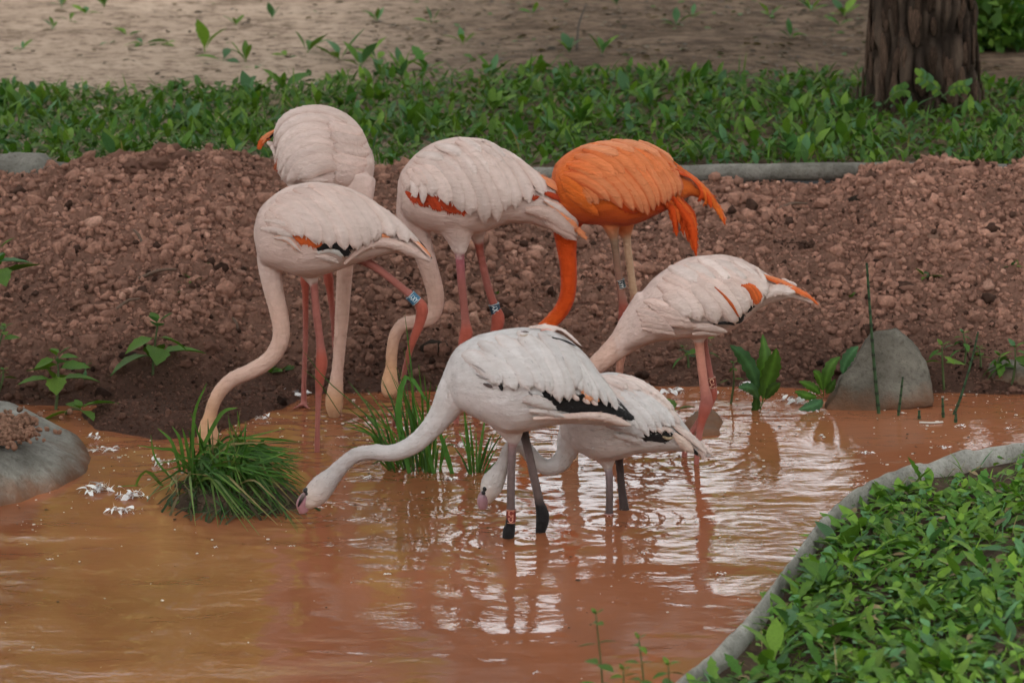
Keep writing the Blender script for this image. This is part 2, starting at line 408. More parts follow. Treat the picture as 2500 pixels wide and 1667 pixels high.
pale = rng.random(N) < .03; cc[pale] *= np.array([1.35, 1.45, 1.5])
s_ = ~isbig
V, F, C = merge(small, idx[s_], M[s_], loc[s_], cc[s_])
tag(link('soil_crumbs', mkmesh('soil_crumbs', V, F, C, False), soilM), 'loose red brown crumbs of dug soil covering the bank', 'soil', kind='stuff')
V, F, C = merge(big, idx[isbig] % 6, M[isbig], loc[isbig], cc[isbig])
tag(link('coarse_soil', mkmesh('coarse_soil', V, F, C, False), soilM), 'thicker lumps of red brown soil strewn over the bank', 'soil', kind='stuff')
# the largest clods: objects of their own
cm = []
for k in range(10):
    V, F = lump(3, 60 + k, .6, (1, .9, .72), 2.2); V = V * (1 + .22 * fbm(V[:, 0] * 4, V[:, 1] * 4, V[:, 2] * 4, 3, k))[:, None]
    sh = .75 + .45 * random.random()
    cm.append(mkmesh('soil_clod', V, F, np.array([.46, .245, .185]) * sh)); cm[-1].materials.append(soilM)
def walk(px, py, Ys, zf):
    """the point where the line of sight meets the ground"""
    r_ = ray(px, py); x = r_.x / r_.y * Ys; z = H + r_.z / r_.y * Ys
    h = zf(x, Ys) >= z; k = int(np.argmax(h)) if h.any() else len(Ys) - 8
    if not h.any(): z = zf(x, Ys)
    return Vector((x[k], Ys[k], z[k]))
BANK_Y, SAND_Y = np.arange(8.7, 10.95, .01), np.arange(11, 18, .02)
def on_bank(px, py): return walk(px, py, BANK_Y, bank_z)
def on_sand(px, py): return walk(px, py, SAND_Y, sand_z)
def clod(px, py, r, me=None, label='palm sized clod of red brown soil lying on the bank', group='large soil clods on the bank'):
    p = on_bank(px, py)
    o = link('soil_clod', me or random.choice(cm), None, None, (p.x, p.y, p.z + r * .25), (random.uniform(-.4, .4), random.uniform(-.4, .4), random.uniform(0, 6)), (r, r * random.uniform(.75, 1), r * random.uniform(.65, .9)))
    return tag(o, label, 'soil clod', group)
for k in range(190):
    clod(random.uniform(10, 2490), random.choice([random.uniform(450, 560), random.uniform(450, 900), random.uniform(500, 900)]), random.choice([.014, .016, .018, .02, .023, .027]))
for px, py, r in [(300, 385, .055), (405, 375, .06), (380, 415, .05), (330, 420, .045), (270, 395, .045), (440, 400, .045), (480, 395, .035)]:
    clod(px, py, r, None, 'big rough clod in the heap below the weeds at upper left', 'heap of big clods at upper left')
me = mkmesh('soil_clod', *lump(3, 91, .3, (1, .8, .6)), np.array([.48, .29, .22])); me.materials.append(soilM)
clod(2278, 585, .032, me, 'pale flattish stone like clod on the right of the bank', 'pale clods')
me = mkmesh('soil_clod', *lump(3, 92, .3, (1, .8, .7)), np.array([.06, .045, .035])); me.materials.append(soilM)
clod(1060, 860, .042, me, 'dark wet clod behind the clump of reeds', 'dark clods')
clod(2085, 498, .03, me, 'flat black lump of earth high on the right of the bank', 'dark clods')

# ------------------------------------------------------------------ rocks
def mound(name, poly, h, w, mat, label, cat, seed=1, cell=.012, z0=-.04, amp=.02, col=None, power=1.0, tilt=None):
    P = np.array(poly); x0, y0 = P.min(0) - .05; x1, y1 = P.max(0) + .05
    X, Y, F = gridmesh(np.arange(x0, x1, cell), np.arange(y0, y1, cell)); d = polysd(X, Y, poly) + .02 * fbm(X * 6, Y * 6, 0 * X, 3, seed)
    hh = h if tilt is None else h * np.clip(tilt(X, Y), .2, 2)
    Z = z0 + hh * np.sqrt(1 - (1 - np.clip(d / w, 0, 1)) ** 2) ** power + amp * fbm(X * 5, Y * 5, 0 * X, 4, seed + 3) * sstep(0, .04, d)
    keep = (d > -.005)[F].any(1)
    o = link(name, mkmesh(name, np.column_stack([X, Y, Z]), F[keep], col), mat); return tag(o, label, cat) if label else o
bpoly = [tuple(onz(x, y, 0)[:2]) for x, y in [(-500, 1290), (-150, 1255), (0, 1240), (60, 1228), (150, 1195), (215, 1152), (238, 1116), (215, 1090), (140, 1062), (40, 1048), (-100, 1042), (-500, 1040)]]
bx0 = onz(236, 1114).x
mound('boulder', bpoly, .135, .17, boulderM, 'large smooth grey boulder at the left water edge with soil on top', 'boulder', 3, .01, -.03, .03, tilt=lambda X, Y: .62 + .75 * (bx0 - X) / .45)
# soil spilled on the boulder
n = 620; sp = [lump(1, 200 + k, .35, (1, 1, .8)) for k in range(5)]
P = [onz(random.gauss(5, 44), random.gauss(1046, 17), .135) for _ in range(n)]
P = np.array([p[:] for p in P]); rr = rng.uniform(.004, .011, n)
V, F, C = merge(sp, rng.integers(0, 5, n), rotm(rng.uniform(-1, 1, n), rng.uniform(-1, 1, n), rng.uniform(0, 6, n)) * rr[:, None, None], P + np.column_stack([0 * rr, 0 * rr, rng.uniform(-.01, .008, n)]), np.array([.42, .24, .17]) * rng.uniform(.7, 1.2, (n, 1)))
tag(link('spilled_soil', mkmesh('spilled_soil', V, F, C), soilM), 'crumbs of red soil spilled on the grey boulder', 'soil', kind='stuff')
def hull(name, pts, mat, label, cat, seed=1, cuts=3, amp=.012):
    bm = bmesh.new()
    for p in pts: bm.verts.new(p)
    r_ = bmesh.ops.convex_hull(bm, input=bm.verts)
    bmesh.ops.delete(bm, geom=[v for v in bm.verts if not v.link_faces], context='VERTS')
    bmesh.ops.subdivide_edges(bm, edges=bm.edges, cuts=cuts, use_grid_fill=True)
    bmesh.ops.triangulate(bm, faces=bm.faces); bmesh.ops.subdivide_edges(bm, edges=bm.edges, cuts=1)
    for _ in range(1): bmesh.ops.smooth_vert(bm, verts=bm.verts, factor=.5, use_axis_x=True, use_axis_y=True, use_axis_z=True)
    bm.normal_update()
    co = np.array([v.co[:] for v in bm.verts]); n = fbm(co[:, 0] * 7, co[:, 1] * 7, co[:, 2] * 7, 4, seed)
    for v, k in zip(bm.verts, n): v.co += v.normal * (amp * k)
    me = bpy.data.meshes.new(name); bm.to_mesh(me); bm.free()
    me.polygons.foreach_set('use_smooth', np.ones(len(me.polygons), bool))
    return tag(link(name, me, mat), label, cat)
pts = [at(2008, 1002, 9.10), at(2067, 1012, 9.08), at(2145, 1012, 9.08), at(2275, 992, 9.12), at(2128, 818, 9.26), at(2192, 806, 9.28), at(2213, 834, 9.27), at(2262, 886, 9.24), at(2278, 940, 9.2), at(2060, 925, 9.16)]
pts += [p + Vector((.02, .2, -.03)) for p in pts]
hull('rock', pts, rockM, 'tall grey pointed rock standing at the right water edge', 'rock', 5, 3, .030)
q = [tuple(onz(x, y, 0)[:2]) for x, y in [(2375, 935), (2420, 920), (2520, 915), (2620, 925), (2620, 955), (2500, 958), (2420, 952)]]
mound('rock', q, .09, .08, rockM, 'low flat grey rock at the right edge beside the water', 'rock', 8, .01, -.02, .02)
q = [tuple(onz(x, y, 0)[:2]) for x, y in [(1660, 1035), (1690, 1008), (1745, 1005), (1775, 1030), (1765, 1062), (1700, 1068)]]
mound('rock', q, .034, .03, rockM, 'small dark wet rock in the water behind the pink bird legs', 'rock', 9, .008, -.02, .015)
pts = [at(-60, 415, 10.7), at(20, 372, 10.78), at(90, 378, 10.78), at(128, 405, 10.75), at(120, 430, 10.7), at(-60, 440, 10.7)]
pts += [p + Vector((0, .2, -.03)) for p in pts]
hull('rock', pts, kerbM, 'pale rounded stone at the left edge under the weeds', 'stone', 6, 3, .01)

# ------------------------------------------------------------------ leaves
def leaf(n=7, w=.16, tooth=0.0, nt=5, petiole=.22, curl=.5, fold=.25, base=.2, point=1.2):
    """unit leaf growing along +Y from the origin, upper side +Z. quads, 3 across each side -> cheap"""
    t = np.linspace(0, 1, n + 1); V = []; F = []
    for i, u in enumerate(t):
        if u < petiole: hw = .012
        else:
            q = (u - petiole) / (1 - petiole); hw = w * (math.sin(math.pi * q ** (.75 + base)) ** .8 + .02) * (1 - .25 * q ** 3 * point)
            if tooth: hw *= 1 + tooth * (1 if i % 2 else -1)
            if i == n: hw = .004
        z = -curl * u * u * .5; y = u * (1 - .12 * curl * u)
        V += [(-hw, y + (0.02 if tooth else 0), z + fold * hw), (0, y, z), (hw, y + (0.02 if tooth else 0), z + fold * hw)]
    for i in range(n):
        for j in (0, 1): F.append((i * 3 + j, i * 3 + j + 1, i * 3 + j + 4, i * 3 + j + 3))
    return np.array(V), np.array(F)
LANCE = [leaf(7, .15, 0, 0, .2, c, .3, .25) for c in (.2, .5, .9)]
DANDE = [leaf(11, .14, .22, 5, .15, c, .25, .5) for c in (.2, .6, 1.0)]
OVATE = [leaf(9, .25, .09, 5, .16, c, .25, .0) for c in (.2, .5, .8)]
SMALL = [leaf(4, .26, 0, 0, .1, c, .2, 0) for c in (.2, .6)]
def green(n, dark=1.0):
    """leaf pigments: mid greens, a few yellowish and bluish ones"""
    a = rng.random((n, 1)); b = rng.random((n, 1))
    c = np.array([.052, .135, .022]) * (1 - a) + np.array([.125, .215, .026]) * a ** 1.3
    c = np.where(b > .88, np.array([.07, .16, .07]), c); return c * dark * rng.uniform(.72, 1.25, (n, 1))
def leafmesh(name, shape, c):
    me = mkmesh(name, shape[0], shape[1], c); me.materials.append(leafM); return me
LM = {}
for key, shapes in (('lance', LANCE), ('dande', DANDE), ('ovate', OVATE), ('small', SMALL)):
    LM[key] = [leafmesh('leaf', s, green(1)[0]) for s in shapes for _ in range(3)]
def aim(d, up=Vector((0, 0, 1)), roll=0):
    """rotation whose +Y is d and whose +Z is as near up as it can be"""
    y = Vector(d).normalized(); x = y.cross(up)
    if x.length < 1e-3: x = Vector((1, 0, 0))
    x.normalize(); z = x.cross(y); m = Matrix((x, y, z)).transposed()
    return (m @ Matrix.Rotation(roll, 3, 'Y')).to_euler()
def scatter_leaves(name, shapes, x, y, z, L, el, label, cat, dark=1.0):
    n = len(x); az = rng.uniform(0, 2 * np.pi, n)
    M = rotm(el, rng.uniform(-.5, .5, n), az) * L[:, None, None]
    V, F, C = merge(shapes, rng.integers(0, len(shapes), n), M, np.column_stack([x, y, z]), green(n, dark))
    return tag(link(name, mkmesh(name, V, F, C), leafM), label, cat, kind='stuff')
def rosette(name, loc, n, L, kinds, label, cat, group, el=(.5, 1.2), facing=None):
    r_ = empty(name, loc, label, cat, group)
    a0 = random.uniform(0, 6.28)
    for k in range(n):
        a = a0 + k * 2.4 + random.uniform(-.3, .3); e = random.uniform(*el)
        d = (math.cos(a) * math.cos(e), math.sin(a) * math.cos(e), math.sin(e))
        l = L * random.uniform(.65, 1.15)
        link('leaf', random.choice(LM[random.choice(kinds)]), None, r_, (0, 0, 0), aim(d, roll=random.uniform(-.5, .5)), (l * random.uniform(.8, 1.25), l, l))
    return r_

def grass(name, x, y, z, L, label, dark):
    n = len(x); vs = [leaf(4, .022, 0, 0, 0, c, .3, .25) for c in (.4, .9, 1.4)]
    M = rotm(rng.uniform(.5, 1.45, n), rng.uniform(-.4, .4, n), rng.uniform(0, 6.28, n)) * L[:, None, None]
    c = np.where(rng.random((n, 1)) < .12, np.array([.26, .21, .11]), green(n, dark)); V, F, C = merge(vs, rng.integers(0, 3, n), M, np.column_stack([x, y, z]), c)
    return tag(link(name, mkmesh(name, V, F, C), leafM), label, 'grass', kind='stuff')
# far strip of weeds behind the kerb
def strip_hi(x): return 12.95 + .25 * np.sin(x * 1.7 + 1) + .35 * fbm(x * 1.3, 0 * x, 0 * x, 3, 55) + .15 * sstep(.8, 1.6, x)
def strip_pts(n, power=1.0):
    x = rng.uniform(-3.5, 3.5, n); lo = 10.93; y = lo + (strip_hi(x) - lo) * rng.random(n) ** power
    k = fbm(x * 1.8, y * 1.8, 0 * x, 3, 66) > -.42 + .25 * rng.random(n) - .2
    return x[k], y[k], sand_z(x[k], y[k])
x, y, z = strip_pts(7800, 1.1); n = len(x); hue_ = 1.2
scatter_leaves('weed_leaves', LANCE + DANDE[:2], x, y, z, rng.uniform(.038, .096, n) * (1 + .9 * fbm(x * 2.4, y * 2.4, 0 * x, 2, 91)), rng.uniform(.6, 1.45, n), 'dense green weeds growing in the strip behind the kerb', 'weeds', .92)
x, y, z = strip_pts(10500, 1.0); n = len(x)
scatter_leaves('ground_cover', SMALL, x, y, z + rng.uniform(0, .05, n), rng.uniform(.025, .05, n), rng.uniform(-.2, .9, n), 'low small leafed ground cover between the weeds', 'ground cover', .7)
x, y, z = strip_pts(3300, 1.0); grass('strip_grass', x, y, z, rng.uniform(.06, .15, len(x)), 'thin grass blades among the weeds behind the kerb', .95)
for k in range(70):
    x = random.uniform(-2.0, 2.1); hi = float(strip_hi(np.array([x]))[0]); y = random.uniform(10.98, hi + .1)
    rosette('weed', (x, y, float(sand_z(np.array([x]), np.array([y]))[0])), random.randint(4, 7), random.uniform(.075, .135), ['lance', 'dande', 'lance'], 'upright broad leafed weed rising from the strip behind the kerb', 'weed', 'taller weeds behind the kerb', (.7, 1.4))
LEAFY = [(500, 130, .20, 3, (1.2, 1.5)), (545, 150, .12, 3, (.2, .6)), (600, 155, .13, 4, (.9, 1.4)), (630, 165, .10, 3, (.1, .6)), (750, 130, .15, 4, (.6, 1.3)), (700, 140, .10, 3, (.1, .5)),
         (830, 150, .16, 5, (.5, 1.3)), (880, 165, .15, 5, (.5, 1.3)), (920, 150, .14, 4, (.4, 1.2)), (980, 170, .13, 4, (.4, 1.2)), (1040, 175, .14, 5, (.4, 1.3)), (350, 110, .10, 5, (.1, .5)), (390, 112, .11, 5, (.1, .4)),
         (270, 108, .09, 4, (.1, .5)), (310, 88, .10, 3, (.3, .8)), (55, 125, .07, 4, (.5, 1.2)), (170, 55, .07, 4, (.5, 1.2)), (130, 70, .06, 4, (.5, 1.2)), (665, 48, .08, 3, (1, 1.5)), (255, 20, .12, 4, (.9, 1.4)), (150, 20, .10, 5, (.7, 1.4)),
         (210, 35, .08, 4, (.5, 1.2)), (575, 65, .08, 4, (.5, 1.2)), (920, 55, .09, 5, (.6, 1.3)), (1055, 60, .09, 5, (.4, 1.2)), (1130, 110, .09, 5, (.6, 1.3)), (1160, 150, .09, 4, (.2, .8)), (1300, 35, .08, 4, (.3, 1)), (1470, 135, .12, 4, (1, 1.5)),
         (1505, 15, .1, 4, (.8, 1.4)), (1650, 65, .11, 5, (.5, 1.2)), (1690, 45, .08, 4, (.5, 1.2)), (1930, 95, .10, 5, (.6, 1.3)), (1980, 30, .11, 5, (.5, 1.2)), (2060, 40, .11, 5, (.4, 1.2)), (2050, 65, .10, 4, (.5, 1.3)), (1390, 130, .11, 5, (.6, 1.3)), (1880, 40, .1, 5, (.3, 1.1)), (1200, 190, .13, 5, (.5, 1.3)), (1310, 185, .13, 5, (.5, 1.3))]
for px, py, L, n, el in LEAFY:
    p = on_sand(px, py); rosette('weed', p, n, L, ['lance', 'lance', 'dande'], {(500, 130): 'tallest lone weed on the sand, one broad upright leaf', (665, 48): 'small single stalked weed standing alone high on the sand', (1470, 135): 'lone upright weed between strip and twig on the sand', (55, 125): 'small weed on the sand nearest the left edge'}.get((px, py), 'lone weed growing on the bare sandy ground behind the strip'), 'weed', 'weeds scattered on the sand', el)
# thin twig on the sand
a_, b_ = on_sand(1408, 125), on_sand(1408, 125) + Vector((.045, .25, .17))
V, F = tube([a_, a_.lerp(b_, .5) + Vector((-.012, 0, .01)), b_], [.006, .005, .003], 6)
tag(link('twig', mkmesh('twig', V, F, (.05, .035, .025)), stemM), 'thin dark bare twig standing up from the sand', 'twig')

n = 2600; x = rng.normal(1.0, 1.5, n); y = rng.uniform(12.6, 16.4, n); k = (np.abs(x) < 3.4) & (fbm(x * 1.5, y * 1.5, 0 * x, 2, 71) > -.25); x, y = x[k], y[k]; n = len(x)
M = rotm(rng.uniform(-.3, .3, n), rng.uniform(-.4, .4, n), rng.uniform(0, 6.28, n)) * rng.uniform(.015, .055, n)[:, None, None]
c = np.array([.10, .07, .048]) * rng.uniform(.35, 1.5, (n, 1)); c[rng.random(n) < .08] = (.06, .11, .03)
V, F, C = merge(SMALL + LANCE[:1], np.zeros(n, int), M, np.column_stack([x, y, sand_z(x, y) + .012 * fbm(x * 6, y * 6, 0 * x, 3, 2) + .006]), c)
tag(link('leaf_litter', mkmesh('leaf_litter', V, F, C), leafM), 'dry brown leaf litter strewn over the sandy ground', 'leaf litter', kind='stuff')
# near bank weeds
x = rng.uniform(-.2, 2.7, 30000); y = rng.uniform(5.6, 9.0, 30000); d = polysd(x, y, NEARPOLY)
k = (d > .012 + .05 * rng.random(30000)) & (fbm(x * 3, y * 3, 0 * x, 3, 12) > -.30 + .3 * rng.random(30000)); x, y = x[k], y[k]; n = len(x)
h = rng.random(n)
a = h < .36
scatter_leaves('bank_weed_leaves', LANCE + DANDE, x[a], y[a], near_z(x[a], y[a]), rng.uniform(.04, .10, a.sum()), rng.uniform(.2, 1.2, a.sum()), 'toothed green weed leaves covering the near bank', 'weeds', 1.3)
a = ~a
scatter_leaves('bank_ground_cover', SMALL + OVATE[:1], x[a], y[a], near_z(x[a], y[a]) + rng.uniform(0, .05, a.sum()), rng.uniform(.016, .038, a.sum()), rng.uniform(-.2, .8, a.sum()), 'small leafed ground cover on the near bank', 'ground cover', 1.35)
x = rng.uniform(-.1, 2.7, 6400); y = rng.uniform(5.6, 9.0, 6400); d = polysd(x, y, NEARPOLY); k = d > .015 + .05 * rng.random(6400); x, y = x[k], y[k]
grass('bank_grass', x, y, near_z(x, y), rng.uniform(.03, .09, len(x)), 'thin grass blades among the weeds on the near bank', 1.35)
n = 1100; x = rng.uniform(-.1, 2.0, n); y = rng.uniform(5.8, 8.9, n); d = polysd(x, y, NEARPOLY); k = d > .02; x, y = x[k], y[k]; n = len(x)
V, F, C = merge(SMALL + LANCE[:1], rng.integers(0, 3, n), rotm(rng.uniform(-.3, .5, n), rng.uniform(-.5, .5, n), rng.uniform(0, 6.28, n)) * rng.uniform(.015, .045, n)[:, None, None], np.column_stack([x, y, near_z(x, y) + .008 + rng.uniform(0, .03, n)]), np.array([.22, .16, .09]) * rng.uniform(.4, 1.5, (n, 1)))
tag(link('dead_leaves', mkmesh('dead_leaves', V, F, C), leafM), 'dry yellow brown leaves among the near bank weeds', 'leaf litter', kind='stuff')
k = 0
while k < 60:
    px, py = random.uniform(1700, 2500), random.uniform(1120, 1690); p = onz(px, py, .1)
    d = polysd(np.array([p.x]), np.array([p.y]), NEARPOLY)[0]
    if d < .05: continue
    p.z = float(near_z(np.array([p.x]), np.array([p.y]))[0]); k += 1
    rosette('weed', p, random.randint(5, 8), random.uniform(.06, .105), ['dande', 'dande', 'lance', 'ovate'], 'leafy green weed on the near bank beside the concrete edge', 'weed', 'weeds on the near bank', (.25, 1.1))
for px, py, L, w_ in [(1890, 1560, .11, 'lowest'), (1925, 1480, .10, 'second lowest'), (2010, 1370, .09, 'third from the bottom'), (2180, 1260, .08, 'highest in the picture')]:
    p = onz(px, py + 60, .09); rosette('weed', p, 6, L, ['dande', 'lance'], 'large upright weed at the near concrete edge, ' + w_, 'weed', 'tall weeds at the near edge', (.5, 1.3))

# ------------------------------------------------------------------ trees
def trunk_mesh(name, base, r0, r1, h, seed=1, seg=150, lev=220, lean=(0, 0), amp=.11):
    t = np.linspace(0, 1, lev); a = np.linspace(0, 2 * np.pi, seg, endpoint=False)
    Tt, A = np.meshgrid(t, a, indexing='ij'); z = Tt * h
    r = r0 + (r1 - r0) * Tt + .28 * r0 * np.exp(-z / .16)
    ca, sa = np.cos(A), np.sin(A)
    fur = np.abs(perlin3(ca * 5.2, sa * 5.2, z * 4.6, seed)); fur2 = np.abs(perlin3(ca * 12, sa * 12, z * 7, seed + 1))
    r = r * (1 + amp * (1.6 * np.minimum(fur * 2.2, .9) - .6) + amp * .9 * fur2)
    V = np.stack([base[0] + lean[0] * z + r * ca, base[1] + lean[1] * z + r * sa, base[2] - .12 + z], -1).reshape(-1, 3)
    col = np.clip(.35 + 1.7 * fur, .3, 1.3).reshape(-1, 1) * np.array([[1, 1, 1]])
    F = [(i * seg + j, i * seg + (j + 1) % seg, (i + 1) * seg + (j + 1) % seg, (i + 1) * seg + j) for i in range(lev - 1) for j in range(seg)]
    return mkmesh(name, V, np.array(F), col)
def crown_mesh(name, centre, size, n, L, dark=1.0, clumps=14, seed=0, tint=None, gaps=()):
    r2 = np.random.default_rng(seed); cl = r2.normal(size=(clumps, 3)); cl /= np.linalg.norm(cl, axis=1)[:, None]; cl *= r2.uniform(.35, .95, (clumps, 1))
    k = r2.integers(0, clumps, n); p = cl[k] + r2.normal(size=(n, 3)) * .20
    p = p * np.array(size) + np.array(centre)
    for q, rad in gaps:                                   # small gaps in the crown let a fleck of sun through
        d = p - np.array(q); d = d - np.outer(d @ np.array(sd), np.array(sd)); p = p[np.linalg.norm(d, axis=1) > rad]
    n = len(p)
    V, F = np.array([(0, 0, 0), (.32, .45, .06), (0, 1, -.12), (-.32, .45, .06)]), np.array([[0, 1, 2, 3]])
    M = rotm(r2.uniform(-1.2, 1.2, n), r2.uniform(-1, 1, n), r2.uniform(0, 6.28, n)) * (L * r2.uniform(.6, 1.3, n))[:, None, None]
    c = green(n, dark) if tint is None else np.array(tint) * r2.uniform(.7, 1.3, (n, 1))
    return mkmesh(name, *merge([(V, F)], np.zeros(n, int), M, p, c)[:3])
# tall shade trees behind and left of the camera: they keep the low pond corner out of the sun
HOLES = [(onz(25, 1108, .13), .345)]
k_ = Vector((sd.x / sd.z, sd.y / sd.z, 0))
for i, (gx, gy, zc, sx, sy) in enumerate([(-1.6, 7.6, 8.2, 2.9, 2.6), (1.9, 7.8, 8.6, 2.9, 2.7), (-1.8, 11.6, 9.0, 2.9, 2.7), (1.8, 12.0, 8.4, 2.9, 2.8), (-1.5, 15.3, 9.4, 3.0, 2.4), (2.0, 15.4, 9.0, 3.0, 2.4), (5.0, 10, 9.2, 2.3, 4.5), (-4.6, 9, 9.2, 2.0, 5.0), (-2.5, 7.2, 8.9, 1.5, 1.5), (-.6, 9, 8.0, 1.5, 1.8)]):
    c = Vector((gx, gy, 0)) + k_ * zc; base = (c.x - 4.2 if c.x < 0 else c.x + 5.5, c.y - 7, -.1)
    r_ = empty('tree', (0, 0, 0), 'tall shade tree outside the picture whose crown keeps the pond in shade', 'tree', 'shade trees over the pond')
    me = crown_mesh('crown', (c.x, c.y, zc), (sx, sy, .8), 8000, .34, .9, 46, 400 + i, None, HOLES)
    link('crown', me, leafM, r_)
    V, F = tube([base, (base[0], base[1], 5), (c.x, c.y, zc)], [.28, .2, .08], 12); link('trunk', mkmesh('trunk', V, F, (.8, .8, .8)), barkM, r_)
for i, (x, y, z, sx) in enumerate([(-7, -3, 4.0, 3.2), (-2.5, -6, 4.4, 3.2), (3, -6, 4.0, 3.2), (8, -2, 4.2, 3.3), (10, 5, 4.2, 3.2), (-10, 4, 4.2, 3.2), (9.5, 12, 4.4, 3.0), (-9.5, 12, 4.4, 3.0)]):  # unseen ring of trees added to block low sky light and raise contrast
    r_ = empty('tree', (0, 0, 0), 'unseen tree added outside the picture to block low sky light', 'tree', 'added trees blocking the low sky')
    link('crown', crown_mesh('crown', (x, y, z), (sx, sx, 3.2), 2600, .45, .9, 30, 500 + i), leafM, r_)
    V, F = tube([(x, y, -.1), (x, y, 2), (x, y, z + 1)], [.22, .18, .08], 10); link('trunk', mkmesh('trunk', V, F, (.8, .8, .8)), barkM, r_)
# the big trunk at upper right
TY = 12.35; tb = at(2250, 292, TY); tz = float(sand_z(np.array([tb.x]), np.array([TY]))[0])
tree = empty('tree', (0, 0, 0), 'large tree trunk with furrowed dark bark standing in the weeds at upper right', 'tree')
link('trunk', trunk_mesh('trunk', (tb.x, TY, tz), .184, .168, 3.6, 3, lean=(-.02, 0)), barkM, tree)
pm = []
for k in range(6):
    V, F = lump(2, 300 + k, .30, (.5, .22, 1), 1.4); pm.append(mkmesh('bark_plate', V, F, np.array([1.9, 1.7, 1.6]) * random.uniform(.5, 1.25))); pm[-1].materials.append(barkM)
for k in range(150):
    a = random.uniform(math.pi * .95, math.pi * 2.05); z = random.uniform(-.02, 1.0); rr = .196 - .005 * z + .05 * math.exp(-z / .16)
    s = random.uniform(.026, .055)
    link('bark_plate', random.choice(pm), None, tree, (tb.x - .02 * z + rr * math.cos(a), TY + rr * math.sin(a), tz + z), (0, random.uniform(-.12, .12), a + math.pi / 2), (s * .75, s * .6, s * random.uniform(.9, 1.9)))
link('crown', crown_mesh('crown', (tb.x + .3, TY + .6, 5.6), (2.6, 2.2, 1.7), 5000, .20, .9, 22, 5), leafM, tree)
# sapling twigs at its foot
def pinnate(base, tip, n, L, label, cat):
    r_ = empty('seedling', base, label, cat)
    base, tip = Vector(base), Vector(tip); ax = tip - base
    V, F = tube([Vector((0, 0, 0)), ax * .5 + Vector((0, 0, .02)), ax], [.004, .003, .002], 5); link('stem', mkmesh('stem', V, F, (.06, .10, .03)), stemM, r_)
    for k in range(n):
        u = .25 + .75 * k / n; p = ax * u + Vector((0, 0, .02 * math.sin(u * 3)))
        for s in (-1, 1):
            sidev = ax.normalized().cross(Vector((0, -.6, .8))).normalized() * s
            link('leaf', random.choice(LM['small']), None, r_, p, aim(sidev + ax.normalized() * .5, Vector((0, -.6, .8))), L * random.uniform(.8, 1.2))
    return r_
pinnate(at(2310, 245, 12.05), at(2240, 190, 12.0), 9, .045, 'feathery green seedling in front of the trunk, upper one', 'seedling')
pinnate(at(2300, 238, 12.0), at(2365, 215, 11.95), 8, .042, 'feathery green seedling leaning to the right side of the trunk', 'seedling')
pinnate(at(2160, 255, 12.0), at(2215, 222, 11.95), 8, .042, 'feathery green seedling at the left foot of the trunk', 'seedling')
# shrubs and a thin trunk beyond, right
for px, py, Y_, s, lab in [(2490, 10, 14.6, .42, 'leafy dark green shrub in the top right corner'), (2425, 85, 14.0, .20, 'small leafy shrub just right of the big trunk')]:
    c = at(px, py, Y_); r_ = empty('shrub', (c.x, Y_, .5), lab, 'shrub')
    link('foliage', crown_mesh('foliage', (0, 0, c.z - .5 + .05), (s, s * .8, s * .8), 900, .07, .9, 12, int(px)), leafM, r_)
    V, F = tube([(0, 0, -.1), (.02, 0, c.z - .45)], [.018, .008], 6); link('stem', mkmesh('stem', V, F, (.05, .04, .03)), stemM, r_)
t2 = empty('tree', (0, 0, 0), 'slim dark tree trunk in the shade of the top right corner', 'tree')
c = at(2468, 75, 15.2); link('trunk', trunk_mesh('trunk', (c.x, 15.2, .5), .06, .05, 4, 9, 24, 60), barkM, t2)
link('crown', crown_mesh('crown', (c.x, 15.4, 5.0), (1.7, 1.4, 1.4), 1800, .2, .9, 14, 8), leafM, t2)
# trees beyond the sand, out of frame, mirrored in the pond
TREES = [(-3.9, 17.2, 1.5, 1.1, 1), (-2.3, 17.6, 1.5, 1.0, 1), (-4.6, 19, 3.4, 1.6, 1), (-3.3, 18.0, 2.9, 1.35, 1), (-2.2, 19.5, 3.6, 1.5, 1), (-1.2, 18.5, 2.6, 1.05, 1), (-.3, 22, 5.2, 1.5, 0), (.9, 21, 4.9, 1.4, 0), (2.2, 19, 3.2, 1.1, 0), (3.4, 18.5, 3.3, 1.5, 0), (5.2, 20, 4.2, 1.9, 0), (-6.5, 21, 4.5, 2.1, 1), (7.5, 22, 5, 2.3, 0), (-1.8, 25, 6.4, 2.2, 1), (2.9, 26, 6.8, 2.2, 0)]
for k, (x, y, z, s, yel) in enumerate(TREES):
    g = float(sand_z(np.array([x]), np.array([y]))[0])
    r_ = empty('tree', (0, 0, 0), 'sunlit yellow green tree beyond the sand, seen mirrored in the pond' if yel else 'mid green tree beyond the sand, seen mirrored in the pond', 'tree', 'yellow green trees mirrored in the pond' if yel else 'green trees mirrored in the pond')
    link('trunk', trunk_mesh('trunk', (x, y, g), .13, .08, z - g, 20 + k, 14, 30), barkM, r_)
    link('crown', crown_mesh('crown', (x, y, z + .3), (s, s, s * .95), int(1000 * s), .22, 1, 26, 100 + k, (.22, .19, .055) if yel else None), leafM, r_)

# ------------------------------------------------------------------ flamingos
WHITE = np.array([.66, .505, .455]); PEACH = np.array([.62, .42, .345]); PALE = np.array([.69, .575, .535])
GREYW = np.array([.62, .585, .58]); GREY = np.array([.44, .405, .40]); DGREY = np.array([.15, .11, .105])
PINKLEG = np.array([.345, .122, .100]); REDLEG = np.array([.29, .068, .045]); RED = np.array([.46, .055, .015]); ORED = np.array([.62, .12, .025])
ORANGE = np.array([.70, .150, .020]); SALMON = np.array([.74, .275, .125]); DEEP = np.array([.60, .070, .006]); BLACK = np.array([.012, .011, .012])
HEADY = np.array([.58, .34, .20]); BROWNLEG = np.array([.12, .088, .082])

